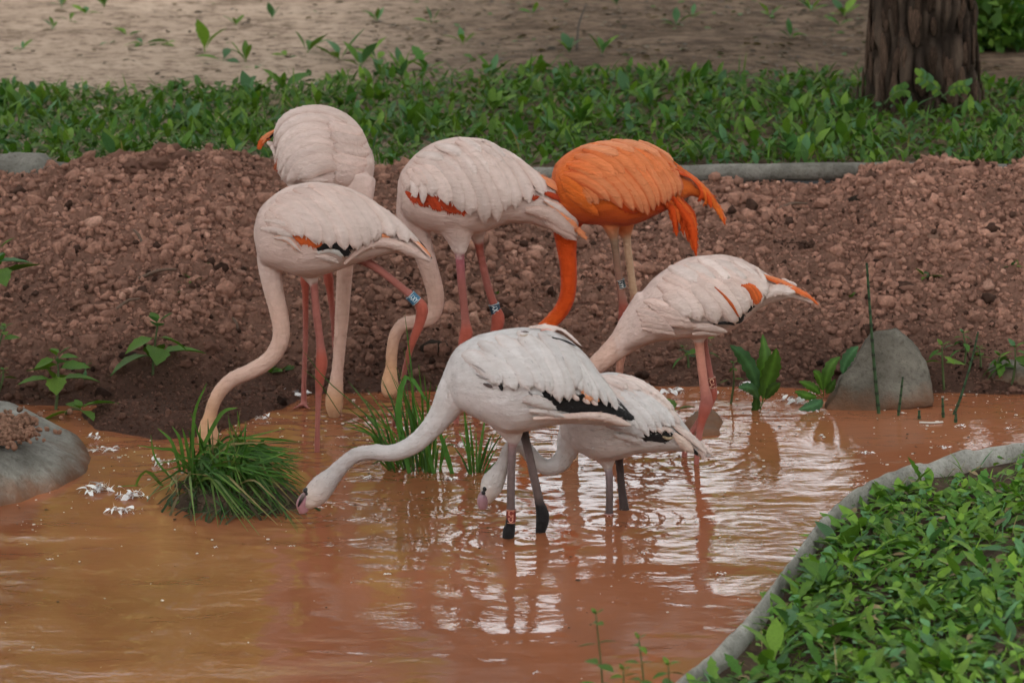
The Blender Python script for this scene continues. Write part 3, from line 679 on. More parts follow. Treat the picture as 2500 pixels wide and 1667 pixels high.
class Bird:
    def __init__(s, Y, label, stations, body_col, noise_seed=1, ruff=.0016):
        s.Y = Y; s.m = mpp(Y); s.src = []; s.seed = noise_seed
        g = onz(stations[3][0], 1100); s.root = empty('flamingo', (at(stations[3][0], 800, Y).x, Y, 0), label, 'flamingo', 'flamingos feeding in the muddy pond')
        P = np.array([[*(q + (0,))[:6]] if len(q) == 5 else [*q] for q in stations], float)
        D = catmull(P, 46); nt = 40; V = []
        T = []
        rings = []
        for xt, yt, xb, yb, hw, dy in D:
            t = np.array(at(xt, yt, Y + dy)); b = np.array(at(xb, yb, Y + dy)); rings.append((t, b, max(hw, .002)))
        cs = np.array([(t + b) / 2 for t, b, _ in rings]); tan = np.gradient(cs, axis=0)
        an = np.linspace(0, 2 * np.pi, nt, endpoint=False)
        for i, (t, b, hw) in enumerate(rings):
            c = (t + b) / 2; a = (t - b) / 2; h = np.array([tan[i][0], tan[i][1], 0]); h /= np.linalg.norm(h) + 1e-9
            side = np.array([h[1], -h[0], 0]) * hw
            if side[1] > 0: side = -side                     # theta = 90 deg faces the camera
            ct, st = np.cos(an), np.sin(an)
            e = np.abs(st) ** .9 * np.sign(st)
            V.append(c + ct[:, None] * a + e[:, None] * side)
        V = np.array(V); n1 = len(rings)
        # ruffled contour feathers
        I, J = np.meshgrid(np.arange(n1), np.arange(nt), indexing='ij')
        f = V.reshape(-1, 3); N0 = f - np.repeat(cs, nt, 0); N0 /= np.linalg.norm(N0, axis=1)[:, None] + 1e-9
        rf = perlin3(f[:, 0] * 16 + f[:, 2] * 9, f[:, 1] * 18, f[:, 2] * 34 - f[:, 0] * 12, noise_seed)
        f = f + N0 * (ruff * 1.5 * rf * sstep(3, 9, I.ravel()))[:, None]
        F = [(i * nt + j, i * nt + (j + 1) % nt, (i + 1) * nt + (j + 1) % nt, (i + 1) * nt + j) for i in range(n1 - 1) for j in range(nt)]
        k = len(f); f = np.vstack([f, cs[0], cs[-1]])
        F += [(k, (j + 1) % nt, j) for j in range(nt)] + [(k + 1, (n1 - 1) * nt + j, (n1 - 1) * nt + (j + 1) % nt) for j in range(nt)]
        s.tufts = []; s.grid = (f.copy(), n1, nt)
        s.torso = (f, F); s.bvh = BVHTree.FromPolygons(f.tolist(), F)
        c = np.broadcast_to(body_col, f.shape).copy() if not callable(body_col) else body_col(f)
        s.src.append((f, F, c)); s.layer = 0
    def pts(s, rows):
        return [np.array(at(q[0], q[1], s.Y + (q[3] if len(q) > 3 else 0))) for q in rows], [q[2] * s.m for q in rows]
    def tube(s, rows, cols, n=14):
        """rows: (px, py, radius px, depth offset); cols: one colour or [(index, colour)...]"""
        P, r = s.pts(rows); V, F = tube(P, r, n, len(rows) * 6)
        if isinstance(cols, list):
            t = np.append(np.repeat(np.linspace(0, len(rows) - 1, len(rows) * 6), n), [0, len(rows) - 1])
            ks = [k for k, _ in cols]; c = np.stack([np.interp(t, ks, [q[i] for _, q in cols]) for i in range(3)], -1)
        else: c = np.broadcast_to(cols, V.shape).copy()
        s.src.append((V, F, c)); return V
    def build(s, mottle=0.0, voxel=.0047, rock=None):
        Vs, Fs, Cs = [], [], []; off = 0
        for V, F, c in s.src:
            Vs.append(V); Cs.append(c); Fs += [tuple(i + off for i in f) for f in F]; off += len(V)
        V = np.vstack(Vs); C = np.vstack(Cs)
        me = mkmesh('tmp', V, Fs); o = bpy.data.objects.new('tmp', me); COL.objects.link(o)
        m = o.modifiers.new('r', 'REMESH'); m.mode = 'VOXEL'; m.voxel_size = voxel; m.use_smooth_shade = True
        m = o.modifiers.new('s', 'SMOOTH'); m.factor = .5; m.iterations = 4
        dg = bpy.context.evaluated_depsgraph_get(); me2 = bpy.data.meshes.new_from_object(o.evaluated_get(dg))
        bpy.data.objects.remove(o); bpy.data.meshes.remove(me); me2.name = 'body'
        kd = KDTree(len(V))
        for i, v in enumerate(V): kd.insert(v, i)
        kd.balance()
        n = len(me2.vertices); co = np.empty(n * 3, np.float32); me2.vertices.foreach_get('co', co); co = co.reshape(-1, 3)
        cols = np.empty((n, 3))
        for i in range(n):
            a = kd.find_n(co[i], 3); w = [1 / (d + .002) ** 2 for _, _, d in a]; t = sum(w)
            cols[i] = sum(C[k] * (wi / t) for (_, k, _), wi in zip(a, w))
        q = fbm(co[:, 0] * 55, co[:, 1] * 55, co[:, 2] * 55, 3, s.seed); q2 = fbm(co[:, 0] * 9, co[:, 1] * 9, co[:, 2] * 9, 2, s.seed + 5)
        cols *= (1 + .05 * q2 - mottle * np.clip(q, 0, 1))[:, None]
        setcol(me2, cols); me2.materials.clear(); me2.polygons.foreach_set('use_smooth', np.ones(len(me2.polygons), bool))
        s.body = link('body', me2, plumeM, s.root); s.body.matrix_parent_inverse = Matrix.Translation(-s.root.location)
        return s
    def add(s, name, V, F, c, mat, parent=None):
        me = mkmesh(name, V, F, c)
        o = link(name, me, mat, parent or s.root)
        if parent is None: o.matrix_parent_inverse = Matrix.Translation(-s.root.location)
        return o
    def hit(s, px, py):
        r_ = ray(px, py).normalized(); h = s.bvh.ray_cast(CAM, r_)
        if h[0] is None: return None, None
        return h[0], (h[1] if h[1].dot(r_) < 0 else -h[1])
    def feather(s, path, w, col, lift=.006, base=.001, tip=.55, col2=None, name='feather', bulge=.22, dy=0.0, edge=None):
        """path in photo pixels root -> tip, w full width in px; lies on the torso where there is one behind it"""
        n = 13; us = 1 - (1 - np.linspace(0, 1, n)) ** 1.35; D_ = catmull(np.array(path, float), 60); D = np.stack([np.interp(us, np.linspace(0, 1, 60), D_[:, k]) for k in (0, 1)], -1); P, N = [], []
        for px, py in D:
            p, nn = s.hit(px, py)
            P.append(p); N.append(nn)
        good = [i for i in range(n) if P[i] is not None]
        for i in range(n):
            if P[i] is None:
                Yq = P[min(good, key=lambda k: abs(k - i))].y - .004 if good else s.Y
                P[i] = at(D[i][0], D[i][1], Yq + dy); N[i] = Vector((0, -1, .15))
        P = np.array([p[:] for p in P]); N = np.array([q[:] for q in N])
        for _ in range(2):
            P[1:-1] = .25 * P[:-2] + .5 * P[1:-1] + .25 * P[2:]; N[1:-1] = .25 * N[:-2] + .5 * N[1:-1] + .25 * N[2:]
        N /= np.linalg.norm(N, axis=1)[:, None]
        T = np.gradient(P, axis=0); T /= np.linalg.norm(T, axis=1)[:, None] + 1e-9
        B = np.cross(N, T); B /= np.linalg.norm(B, axis=1)[:, None] + 1e-9
        hw = w * s.m / 2; V = []; C = []; m = 7; col = np.array(col); c2 = col if col2 is None else np.array(col2)
        jit = random.uniform(.93, 1.05); stk = np.random.uniform(.93, 1.05, m); fray = np.random.uniform(-1, 1, (n, m))
        for i in range(n):
            u = us[i]
            wd = hw * (min(1, .45 + 1.6 * u)) * max(.06, (1 - max(0, (u - tip) / (1 - tip)) ** 2) ** .55)
            off = base + lift * sstep(0, .9, np.array(u)) + s.layer * .0007
            for j in range(m):
                a = (j / (m - 1) - .5) * 2
                up = off + bulge * wd * (1 - a * a) - .0028 * (abs(a) ** 2.5) * (1 - .75 * u ** 3)
                V.append(P[i] + B[i] * (wd * a) + N[i] * up + T[i] * (hw * .28 * fray[i][j] * u ** 6) + B[i] * (hw * .05 * fray[i][j] * u * abs(a)))
                cc = col * (1 - u) + c2 * u
                if edge is not None and abs(a) > .6: cc = .45 * cc + .55 * np.array(edge)
                elif edge is None: cc = cc * (1 - np.array([.10, .20, .24]) * (.9 * abs(a) ** 3 + .5 * (1 - u) ** 2))  # pinker edges and roots, with crease shading painted into the colour
                C.append(cc * jit * stk[j])
        F = [(i * m + j, i * m + j + 1, (i + 1) * m + j + 1, (i + 1) * m + j) for i in range(n - 1) for j in range(m - 1)]
        if hw > .006:
            for _ in range(int(16 + hw * 1600)):
                i, j = random.randrange(1, n - 3), random.randrange(m)
                s.tufts.append((V[i * m + j], T[i] + B[i] * (.25 * (j - 3) / 3 + U(-.12, .12)), N[i], C[i * m + j], U(.006, .012)))
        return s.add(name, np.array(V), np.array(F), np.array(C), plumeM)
    def row(s, roots, tips, n, w, col, bow=.14, lift=.006, jitter=3, order=1, col2=None, tip=.5, colf=None, bulge=.22, edge=None):
        Rr, Tt = catmull(np.array(roots, float), n), catmull(np.array(tips, float), n)
        rngi = range(n) if order > 0 else range(n - 1, -1, -1)
        for i in rngi:
            a = Rr[i] + np.random.uniform(-jitter, jitter, 2); b = Tt[i] + np.random.uniform(-jitter, jitter, 2)
            d = b - a; nrm = np.array([d[1], -d[0]]); m = (a + b) / 2 + nrm * bow
            c = colf(i) if colf else col
            s.layer += .35
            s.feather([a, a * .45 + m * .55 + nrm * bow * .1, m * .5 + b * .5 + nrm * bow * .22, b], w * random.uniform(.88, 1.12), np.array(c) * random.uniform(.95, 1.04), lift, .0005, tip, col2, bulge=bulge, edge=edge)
    def plumage(s, torso=5200, neck=1500, grey=0):
        """the fine body feathers: thousands of small soft barbs lying along the torso, the neck and the big feathers"""
        f, n1, nt = s.grid; c0 = s.src[0][2]
        for _ in range(torso):
            i, j = random.randrange(2, n1 - 2), random.randrange(nt); a = f[i * nt + j]; b = f[(i + 1) * nt + j]; c = f[i * nt + (j + 1) % nt]
            t = b - a; q = c - a; nn = np.cross(q, t); nn = nn / (np.linalg.norm(nn) + 1e-9); ctr = f[i * nt:(i + 1) * nt].mean(0)
            if nn.dot(a - ctr) < 0: nn = -nn
            w1, w2 = random.random(), random.random()
            s.tufts.append((a + t * w1 + q * w2, t / (np.linalg.norm(t) + 1e-9) + q / (np.linalg.norm(q) + 1e-9) * U(-.25, .45), nn, c0[i * nt + j], U(.007, .013)))
        V, F, C = s.src[1]; k = (len(V) - 2) // 14
        for _ in range(neck):
            i, j = random.randrange(1, max(2, int(k * .80))), random.randrange(14); a = V[i * 14 + j]; t = V[(i + 1) * 14 + j] - a; ctr = V[i * 14:(i + 1) * 14].mean(0); nn = a - ctr; nn = nn / (np.linalg.norm(nn) + 1e-9)
            s.tufts.append((a + t * random.random() + (V[i * 14 + (j + 1) % 14] - a) * random.random(), -t / (np.linalg.norm(t) + 1e-9), nn, C[i * 14 + j], U(.006, .010)))
        n = len(s.tufts); P, T, N, C = (np.array([q[k] for q in s.tufts]) for k in range(4)); L = np.array([q[4] for q in s.tufts])
        T /= np.linalg.norm(T, axis=1)[:, None]; T = T + N * rng.uniform(-.04, .075, (n, 1)); T /= np.linalg.norm(T, axis=1)[:, None]
        X = np.cross(T, N); X /= np.linalg.norm(X, axis=1)[:, None] + 1e-9; Zz = np.cross(X, T); M = np.stack([X, T, Zz], -1) * L[:, None, None]
        v = np.array([(-.06, 0, 0), (.06, 0, 0), (-.13, .45, .02), (.13, .45, .02), (0, 1, -.04)]); F = [np.array([[0, 1, 3], [0, 3, 2], [2, 3, 4]])]
        C = C * rng.uniform(.955, 1.035, (n, 1)) * (1 - grey * (rng.random((n, 1)) < .06) * .25)
        V, F, C = merge([(v, F[0])], np.zeros(n, int), M, P + N * .0004, C)
        o = s.add('plumage', V, F, C, plumeM); tag(o, kind='stuff')
    def eye(s, px, py, r, dy, ring=None):
        V, F = ico(2); p = at(px, py, s.Y + dy)
        o = s.add('eye', V * (r * s.m) + np.array(p), F, BLACK * 1.2, hornM)
        if ring is not None:
            V, F = ico(2); o2 = s.add('eye_ring', V * np.array([1.5, .55, 1.5]) * (r * s.m) + np.array(p) + np.array([0, r * s.m * .35, 0]), F, ring, hornM)
    def bill(s, rows, cols, name='bill'):
        P, r = s.pts(rows); V, F = tube(P, r, 12, len(rows) * 5)
        t = np.append(np.repeat(np.linspace(0, 1, len(rows) * 5), 12), [0, 1])
        c = np.stack([np.interp(t, np.linspace(0, 1, len(cols)), [q[i] for q in cols]) for i in range(3)], -1)
        return s.add(name, V, F, c, hornM)
    def band(s, a, b, r, dy, text, back, ink, side=1, label=None):
        """leg band from pixel a to pixel b (along the leg), r px radius, lettering reading down the leg"""
        A, B = Vector(at(*a, s.Y + dy)), Vector(at(*b, s.Y + dy)); ax = (B - A).normalized(); L = (B - A).length; rr = r * s.m
        toc = (CAM - A).normalized(); c = (toc - ax * toc.dot(ax)).normalized(); e = ax.cross(c)
        n = 28; V = []; F = []; prof = [(0, .8), (0, 1.0), (.04, 1.06), (.1, 1.0), (.9, 1.0), (.96, 1.06), (1, 1.0), (1, .8)]; C = []
        for t, q in prof:
            for k in range(n):
                g = 2 * math.pi * k / n; V.append(A + ax * (L * t) + (c * math.cos(g) + e * math.sin(g)) * rr * q)
                C.append(np.array(ink) * .8 if q > 1.03 else np.array(back))
        for i in range(len(prof) - 1):
            for k in range(n): F.append((i * n + k, i * n + (k + 1) % n, (i + 1) * n + (k + 1) % n, (i + 1) * n + k))
        o = s.add('leg_band', np.array([v[:] for v in V]), F, np.array(C), hornM)
        if label: o['label'] = label
        cu = bpy.data.curves.new('t', 'FONT'); cu.body = text; cu.size = 1; cu.align_x = 'CENTER'; cu.offset = .012; cu.resolution_u = 3
        to = bpy.data.objects.new('t', cu); COL.objects.link(to); dg = bpy.context.evaluated_depsgraph_get()
        me = bpy.data.meshes.new_from_object(to.evaluated_get(dg)); bpy.data.objects.remove(to)
        co = np.array([v.co[:] for v in me.vertices]); wd = co[:, 0].max() - co[:, 0].min(); mid = (co[:, 0].max() + co[:, 0].min()) / 2
        sc = L * .80 / wd; hgt = 1.35 * rr / .70
        for v in me.vertices:
            x, y = (v.co.x - mid) * sc, (v.co.y - .35) * hgt * .72
            g = -y / rr * side
            v.co = A + ax * (L / 2 + x) + (c * math.cos(g) + e * math.sin(g)) * (rr * 1.02 + .0004)
        setcol(me, ink); me.materials.append(hornM); me.name = 'lettering'
        t_ = link('lettering', me, None, o)
        t_.matrix_parent_inverse = Matrix.Identity(4)
        return o

def leg_cols(n, top, joint, k, low):
    return [(0, top), (max(k - 2, .5), top), (k - .3, joint), (k + 1, joint), (k + 2, low), (n, low)]

# --- pink bird at the back, turned towards the right
A = Bird(9.12, 'pale pink flamingo at the back left with its neck hanging straight down',
  [(908, 398, 896, 440, .02, -.06), (892, 358, 876, 505, .07, -.05), (858, 304, 844, 520, .115, -.035), (808, 268, 800, 505, .14, -.01), (750, 257, 748, 478, .125, .025), (712, 277, 716, 450, .085, .045), (694, 300, 700, 428, .055, .058), (686, 322, 690, 400, .03, .066), (682, 345, 685, 375, .012, .07)], WHITE, 3)
A.tube([(872, 440, 46, -.07), (872, 500, 36, -.10), (858, 560, 28, -.11), (846, 620, 21, -.11), (840, 690, 19, -.10), (835, 770, 17.5, -.10), (829, 850, 15, -.10), (823, 915, 15, -.10), (818, 960, 21, -.10), (816, 990, 22, -.10), (816, 1012, 15, -.10), (816, 1024, 10, -.1)],
  [(0, WHITE), (3, PEACH * 1.06), (7, PEACH * 1.05), (8.3, HEADY * 1.1), (9, HEADY), (10.3, HEADY * .8), (11, DGREY)])
A.tube([(745, 500, 34, .02), (744, 560, 18, .02), (742, 640, 9, .02), (744, 690, 11, .02), (746, 720, 8.5, .02), (746, 830, 7.2, .02), (742, 930, 7, .02), (742, 975, 8, .02), (741, 990, 7, .02)], leg_cols(8, PINKLEG, REDLEG * 1.25, 3, PINKLEG))
A.tube([(742, 984, 7, .02), (728, 992, 4, -.01), (716, 997, 3, -.03)], PINKLEG); A.tube([(742, 984, 7, .02), (750, 993, 4, -.02), (757, 998, 3, -.05)], PINKLEG)
A.tube([(790, 500, 34, -.02), (794, 580, 16, -.02), (798, 650, 10, -.02), (802, 680, 13, -.02), (806, 710, 9.5, -.02), (812, 770, 7.5, -.02), (818, 850, 7, .0), (824, 930, 7, .0), (828, 990, 7, .0)], leg_cols(8, PINKLEG, REDLEG * 1.2, 3, PINKLEG))
A.build()
for pth in ([(850, 300), (770, 268), (705, 290), (680, 330)], [(845, 315), (770, 288), (705, 312), (676, 356)], [(840, 332), (770, 308), (705, 334), (680, 386)], [(838, 350), (775, 326), (712, 352), (684, 408)], [(836, 368), (780, 345), (718, 368), (690, 422)], [(834, 384), (785, 364), (728, 385), (698, 432)], [(832, 398), (790, 382), (740, 400), (712, 438)], [(832, 412), (800, 398), (760, 410), (735, 432)]):
    A.layer += .5; A.feather([(x + U(-3, 3), y + U(-3, 3)) for x, y in pth], 44, WHITE, .010, .0005, tip=.65, col2=PALE)
A.row([(880, 320), (895, 360), (890, 400), (875, 430)], [(800, 300), (812, 345), (815, 385), (818, 420)], 6, 40, WHITE, bow=.14, lift=.003, bulge=.14)
A.feather([(795, 412), (780, 417), (762, 420)], 10, RED * .7, .002); A.feather([(745, 418), (735, 424), (725, 425)], 8, RED * .8, .002)
A.layer += 2
for pth in ([(780, 442), (762, 425), (754, 409)], [(765, 446), (750, 428), (739, 407)], [(800, 440), (765, 438), (712, 426)], [(790, 455), (750, 455), (710, 448)]): A.feather(pth, 16, PALE * .97, .006)
A.feather([(672, 318), (650, 334), (640, 345)], 12, SALMON * 1.1, .002); A.feather([(660, 338), (640, 344), (632, 366)], 14, ORED, .002)
A.feather([(672, 325), (655, 338), (645, 340)], 8, BLACK, .001); A.feather([(652, 348), (668, 356), (681, 380)], 15, PALE, .004)
A.feather([(682, 376), (684, 395), (674, 414)], 13, ORED * .8, .002); A.feather([(700, 408), (690, 414), (680, 415)], 9, RED, .002)

# --- pink bird in front of it, left
B = Bird(8.62, 'pale pink flamingo at left wading with one blue banded leg stretched behind it',
  [(620, 555, 622, 588, .025), (636, 508, 640, 640, .08), (688, 464, 690, 658, .115), (760, 448, 752, 674, .13), (830, 455, 812, 662, .128), (890, 479, 868, 642, .105), (940, 515, 928, 624, .075), (985, 556, 985, 618, .05), (1025, 598, 1022, 630, .03), (1053, 634, 1052, 641, .008)], WHITE, 5)
B.tube([(690, 570, 62), (668, 615, 44), (660, 655, 30), (668, 710, 24.5), (680, 760, 22.5), (687, 805, 21.5), (680, 845, 21), (655, 880, 20), (615, 905, 19.5), (570, 925, 18.5), (538, 955, 17), (520, 990, 16), (512, 1020, 16.5), (508, 1040, 22), (508, 1062, 27), (510, 1085, 24), (512, 1110, 14)],
  [(0, WHITE), (2, WHITE * .98), (4, PEACH * 1.08), (9, PEACH * 1.02), (12, HEADY * 1.15), (16, HEADY)])
B.tube([(752, 630, 48), (757, 662, 28), (763, 682, 17), (766, 692, 11), (772, 760, 10.5), (782, 840, 11), (785, 885, 15.5), (781, 925, 12.5), (777, 980, 8), (775, 1050, 7.5), (774, 1130, 7.5)], [(0, WHITE), (2.2, PALE), (2.7, PALE), (3, PINKLEG), (5, PINKLEG), (5.6, REDLEG * 1.3), (7, REDLEG * 1.2), (8, PINKLEG), (10, PINKLEG)])
B.tube([(868, 622, 24), (886, 634, 14), (930, 662, 10), (985, 706, 9.8), (1012, 728, 11), (1030, 752, 15.5), (1024, 790, 13), (1005, 840, 9.5), (990, 895, 7.5, .03), (975, 970, 7.2, .12), (963, 1035, 7.2, .28), (960, 1050, 7, .30)], [(0, WHITE), (.8, PINKLEG * .7), (2, PINKLEG), (4, PINKLEG), (4.7, REDLEG * 1.3), (7, REDLEG * 1.3), (8, PINKLEG), (11, PINKLEG)])
B.build()
B.row([(715, 572), (745, 570), (768, 584)], [(742, 596), (768, 603), (788, 607)], 7, 15, ORED, bow=.05, lift=.001, bulge=.1, colf=lambda i: ORED * U(.8, 1.2))
B.layer += 4; B.feather([(775, 608), (815, 596), (850, 610)], 22, BLACK, .003, tip=.8); B.feather([(846, 592), (860, 600), (874, 594)], 20, BLACK, .001, tip=.8); B.feather([(815, 602), (835, 608), (848, 620)], 22, BLACK, .0015, tip=.8)
B.feather([(895, 535), (903, 560), (912, 580)], 20, ORED, .001); B.feather([(925, 572), (938, 576), (950, 578)], 12, SALMON, .001); B.feather([(848, 575), (858, 588), (866, 594)], 12, ORED, .001)
B.layer = 1
B.feather([(776, 618), (806, 605), (846, 624)], 24, np.array([.70, .70, .69]), .004); B.feather([(770, 626), (800, 630), (825, 638)], 18, PALE, .003)
B.row([(650, 520), (690, 478)], [(690, 572), (765, 560)], 5, 40, WHITE, bow=.06, lift=.004)
B.row([(660, 505), (690, 480), (735, 466), (785, 466), (830, 478)], [(738, 574), (790, 592), (838, 604), (882, 600), (908, 585)], 7, 50, WHITE, bow=.17, lift=.011, tip=.62, col2=PALE)
B.row([(680, 480), (740, 456), (800, 458)], [(760, 530), (820, 522), (880, 520)], 4, 44, WHITE, bow=.15, lift=.002, bulge=.12)
B.row([(845, 468), (870, 480), (888, 498)], [(914, 586), (955, 580), (990, 590)], 3, 52, WHITE, bow=.12, lift=.005, tip=.7, col2=PALE)
B.layer += 1
B.feather([(900, 500), (960, 545), (1018, 598)], 34, PALE, .004); B.feather([(965, 552), (1010, 592), (1047, 632)], 15, SALMON * 1.05, .004, edge=PALE); B.feather([(985, 560), (1020, 595), (1048, 634)], 5, BLACK, .004, tip=.9)
B.feather([(672, 580), (705, 582), (738, 613)], 17, PALE, .004, edge=SALMON); B.feather([(640, 560), (680, 562), (715, 578)], 18, PALE, .004); B.feather([(650, 540), (690, 545), (725, 555)], 18, PALE, .004)
B.feather([(840, 640), (905, 590), (975, 598), (1045, 634)], 26, WHITE * 1.03, .003, tip=.7, bulge=.3)
B.band((1000, 719), (1018, 737), 13.5, 0, 'AXY', (.035, .14, .24), (.62, .68, .68), label='blue leg band with white letters')

# --- pink bird in the middle
C_ = Bird(8.98, 'pale pink flamingo in the middle with a long red wing patch',
  [(972, 442, 974, 480, .025), (985, 412, 986, 530, .085), (1030, 366, 1040, 558, .118), (1100, 339, 1108, 574, .135), (1180, 342, 1178, 564, .132), (1240, 374, 1236, 545, .11), (1290, 407, 1290, 545, .085), (1340, 441, 1342, 560, .06), (1382, 476, 1382, 574, .04), (1414, 522, 1410, 584, .014)], WHITE, 7)
C_.tube([(1035, 470, 70), (1012, 530, 46), (1018, 570, 33), (1034, 615, 26), (1050, 665, 23), (1062, 710, 21.5), (1064, 745, 20), (1050, 776, 19), (1016, 786, 18), (985, 792, 16.5), (964, 820, 15), (957, 860, 14), (955, 895, 14.5), (952, 925, 20), (953, 950, 23), (958, 965, 18)],
  [(0, WHITE), (2, WHITE * .97), (5, PEACH * 1.08), (9, PEACH), (12, HEADY * 1.1), (14, HEADY), (15, HEADY * .8)])
C_.tube([(1115, 545, 52, -.04), (1120, 585, 30, -.04), (1122, 612, 18, -.04), (1122, 622, 12, -.04), (1128, 700, 11, -.04), (1136, 780, 11, -.04), (1138, 815, 17, -.04), (1130, 850, 13, -.04), (1122, 920, 8.5, -.04), (1116, 1000, 8, -.04), (1112, 1060, 8, -.04)], [(0, WHITE), (2, PALE), (2.7, PALE), (3, PINKLEG * np.array([1, .8, 1.3])), (4, PINKLEG), (5, PINKLEG), (5.6, REDLEG * 1.4), (7, REDLEG * 1.3), (8, PINKLEG), (10, PINKLEG)])
C_.tube([(1160, 545, 34, .04), (1165, 575, 19, .04), (1169, 596, 12, .04), (1174, 625, 10.5, .04), (1190, 695, 10.5, .04), (1206, 745, 11, .04), (1216, 778, 17, .04), (1207, 820, 13, .04), (1182, 920, 8.5, .04), (1162, 1000, 8, .04), (1152, 1050, 8, .04)], [(0, WHITE), (1.6, WHITE * .85), (2, REDLEG), (4, PINKLEG * .9), (5.4, REDLEG * 1.4), (7, REDLEG * 1.3), (8, PINKLEG), (10, PINKLEG)])
C_.build()
C_.row([(990, 470), (1030, 462), (1075, 482), (1112, 503)], [(1014, 497), (1064, 511), (1104, 519), (1137, 520)], 10, 17, RED, bow=.05, lift=.002, bulge=.1, colf=lambda i: RED * U(.75, 1.2))
C_.feather([(1196, 488), (1208, 500), (1222, 507)], 20, RED, .0); C_.feather([(1215, 498), (1225, 503), (1237, 502)], 14, RED, .0); C_.feather([(1250, 478), (1258, 486), (1264, 492)], 10, RED, .0); C_.feather([(1288, 468), (1298, 482), (1312, 484)], 12, RED, .001)
C_.layer = 1
C_.feather([(1185, 460), (1210, 475), (1230, 497)], 40, PALE * .97, .002)
C_.row([(1005, 410), (1035, 390), (1070, 375), (1108, 364), (1148, 360), (1190, 366), (1235, 385)], [(1062, 476), (1112, 502), (1150, 518), (1195, 540), (1232, 506), (1270, 498), (1318, 478)], 10, 44, WHITE, bow=.15, lift=.010, col2=PALE, tip=.6)
C_.row([(995, 420), (1035, 378), (1095, 352), (1160, 348), (1215, 366)], [(1070, 445), (1120, 436), (1180, 432), (1245, 436), (1300, 446)], 8, 34, WHITE, bow=.14, lift=.003, bulge=.16, col2=PALE)
C_.row([(1020, 380), (1080, 350), (1160, 342), (1220, 368)], [(1080, 392), (1140, 380), (1210, 382), (1275, 412)], 5, 30, PALE, bow=.10, lift=.002, bulge=.12)
C_.row([(985, 430), (1010, 415)], [(1005, 462), (1045, 455)], 3, 26, WHITE, bow=.10, lift=.005)
C_.feather([(998, 440), (1015, 455), (1020, 480)], 24, PALE, .007); C_.feather([(1015, 430), (1035, 455), (1037, 493)], 22, PALE, .008)
C_.layer += 1
C_.feather([(1305, 430), (1360, 465), (1418, 516)], 34, SALMON * 1.12, .005, tip=.6); C_.feather([(1320, 470), (1350, 480), (1372, 492)], 14, RED, .001)
C_.feather([(1325, 488), (1370, 512), (1402, 540)], 22, PALE, .003, edge=SALMON); C_.feather([(1340, 500), (1385, 535), (1405, 555)], 20, SALMON * 1.2, .002, edge=PALE)
C_.feather([(1280, 510), (1340, 520), (1400, 568)], 34, WHITE, .003); C_.feather([(1330, 540), (1370, 560), (1406, 580)], 22, WHITE, .003); C_.feather([(1385, 545), (1412, 562), (1433, 586)], 13, SALMON, .002)
C_.band((1205, 741), (1213, 768), 13, .04, 'AXV', (.02, .06, .10), (.70, .76, .76), label='dark blue leg band with white letters')

# --- orange bird
D_ = Bird(9.02, 'bright orange flamingo with a long drooping tail behind the pink ones',
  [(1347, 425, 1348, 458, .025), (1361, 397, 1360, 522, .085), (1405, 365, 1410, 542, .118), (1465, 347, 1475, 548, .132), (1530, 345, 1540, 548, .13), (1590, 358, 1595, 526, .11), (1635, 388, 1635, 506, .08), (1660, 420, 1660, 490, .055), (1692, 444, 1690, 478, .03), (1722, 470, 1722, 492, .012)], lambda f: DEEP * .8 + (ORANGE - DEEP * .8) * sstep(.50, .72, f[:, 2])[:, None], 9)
D_.tube([(1410, 470, 66), (1388, 525, 44), (1382, 565, 32), (1384, 610, 24), (1388, 660, 21), (1387, 712, 19.5), (1374, 752, 19), (1346, 785, 18), (1314, 815, 17), (1290, 850, 16), (1278, 900, 15), (1278, 955, 15), (1290, 1000, 18), (1308, 1030, 26), (1318, 1052, 29), (1322, 1075, 20)],
  [(0, ORANGE), (1, DEEP), (6, DEEP * 1.03), (9, ORANGE * 1.05), (12, HEADY * np.array([1.1, .9, .6])), (15, HEADY * np.array([1.1, .85, .5]))])
D_.tube([(1488, 525, 34, -.03), (1494, 560, 18, -.03), (1500, 590, 11, -.03), (1506, 640, 10, -.03), (1514, 700, 10, -.03), (1521, 740, 12, -.03), (1525, 768, 16, -.03), (1521, 815, 13, -.03), (1515, 860, 9, -.03), (1510, 910, 8, -.03), (1506, 980, 8, -.03), (1503, 1040, 8, -.03)], [(0, ORANGE), (1, SALMON * .6), (2, PINKLEG * np.array([.6, 1.1, .9])), (4.6, PINKLEG * np.array([.8, 1, .9])), (5.3, REDLEG), (7.3, REDLEG), (8.4, np.array([.48, .24, .17])), (11, PINKLEG)])
D_.tube([(1520, 530, 36, .04), (1526, 565, 20, .04), (1530, 583, 11.5, .04), (1534, 620, 10, .04), (1542, 680, 10, .04), (1549, 730, 11, .04), (1553, 768, 14, .04), (1545, 810, 11, .04), (1524, 860, 8, .04), (1514, 905, 8, .04), (1512, 980, 7.5, .04), (1512, 1020, 7.5, .04)], [(0, ORANGE), (1, SALMON * .9), (2, np.array([.5, .33, .22])), (4.6, np.array([.46, .30, .19])), (5.4, REDLEG * 1.2), (8, np.array([.48, .24, .17])), (11, PINKLEG)])
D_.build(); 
D_.eye(1299, 1059, 4.2, -.035, np.array([.75, .62, .45]))
D_.bill([(1318, 1062, 22, -.01), (1300, 1078, 18, -.01), (1292, 1090, 14)], [HEADY, DGREY, BLACK])
D_.feather([(1500, 484), (1530, 500), (1556, 518)], 36, DEEP, .001); D_.feather([(1520, 482), (1550, 500), (1570, 515)], 30, DEEP * .95, .001); D_.feather([(1585, 480), (1600, 500), (1620, 512)], 30, DEEP * .85, .001); D_.feather([(1610, 470), (1625, 490), (1640, 505)], 30, DEEP * .9, .001)
D_.layer = 1
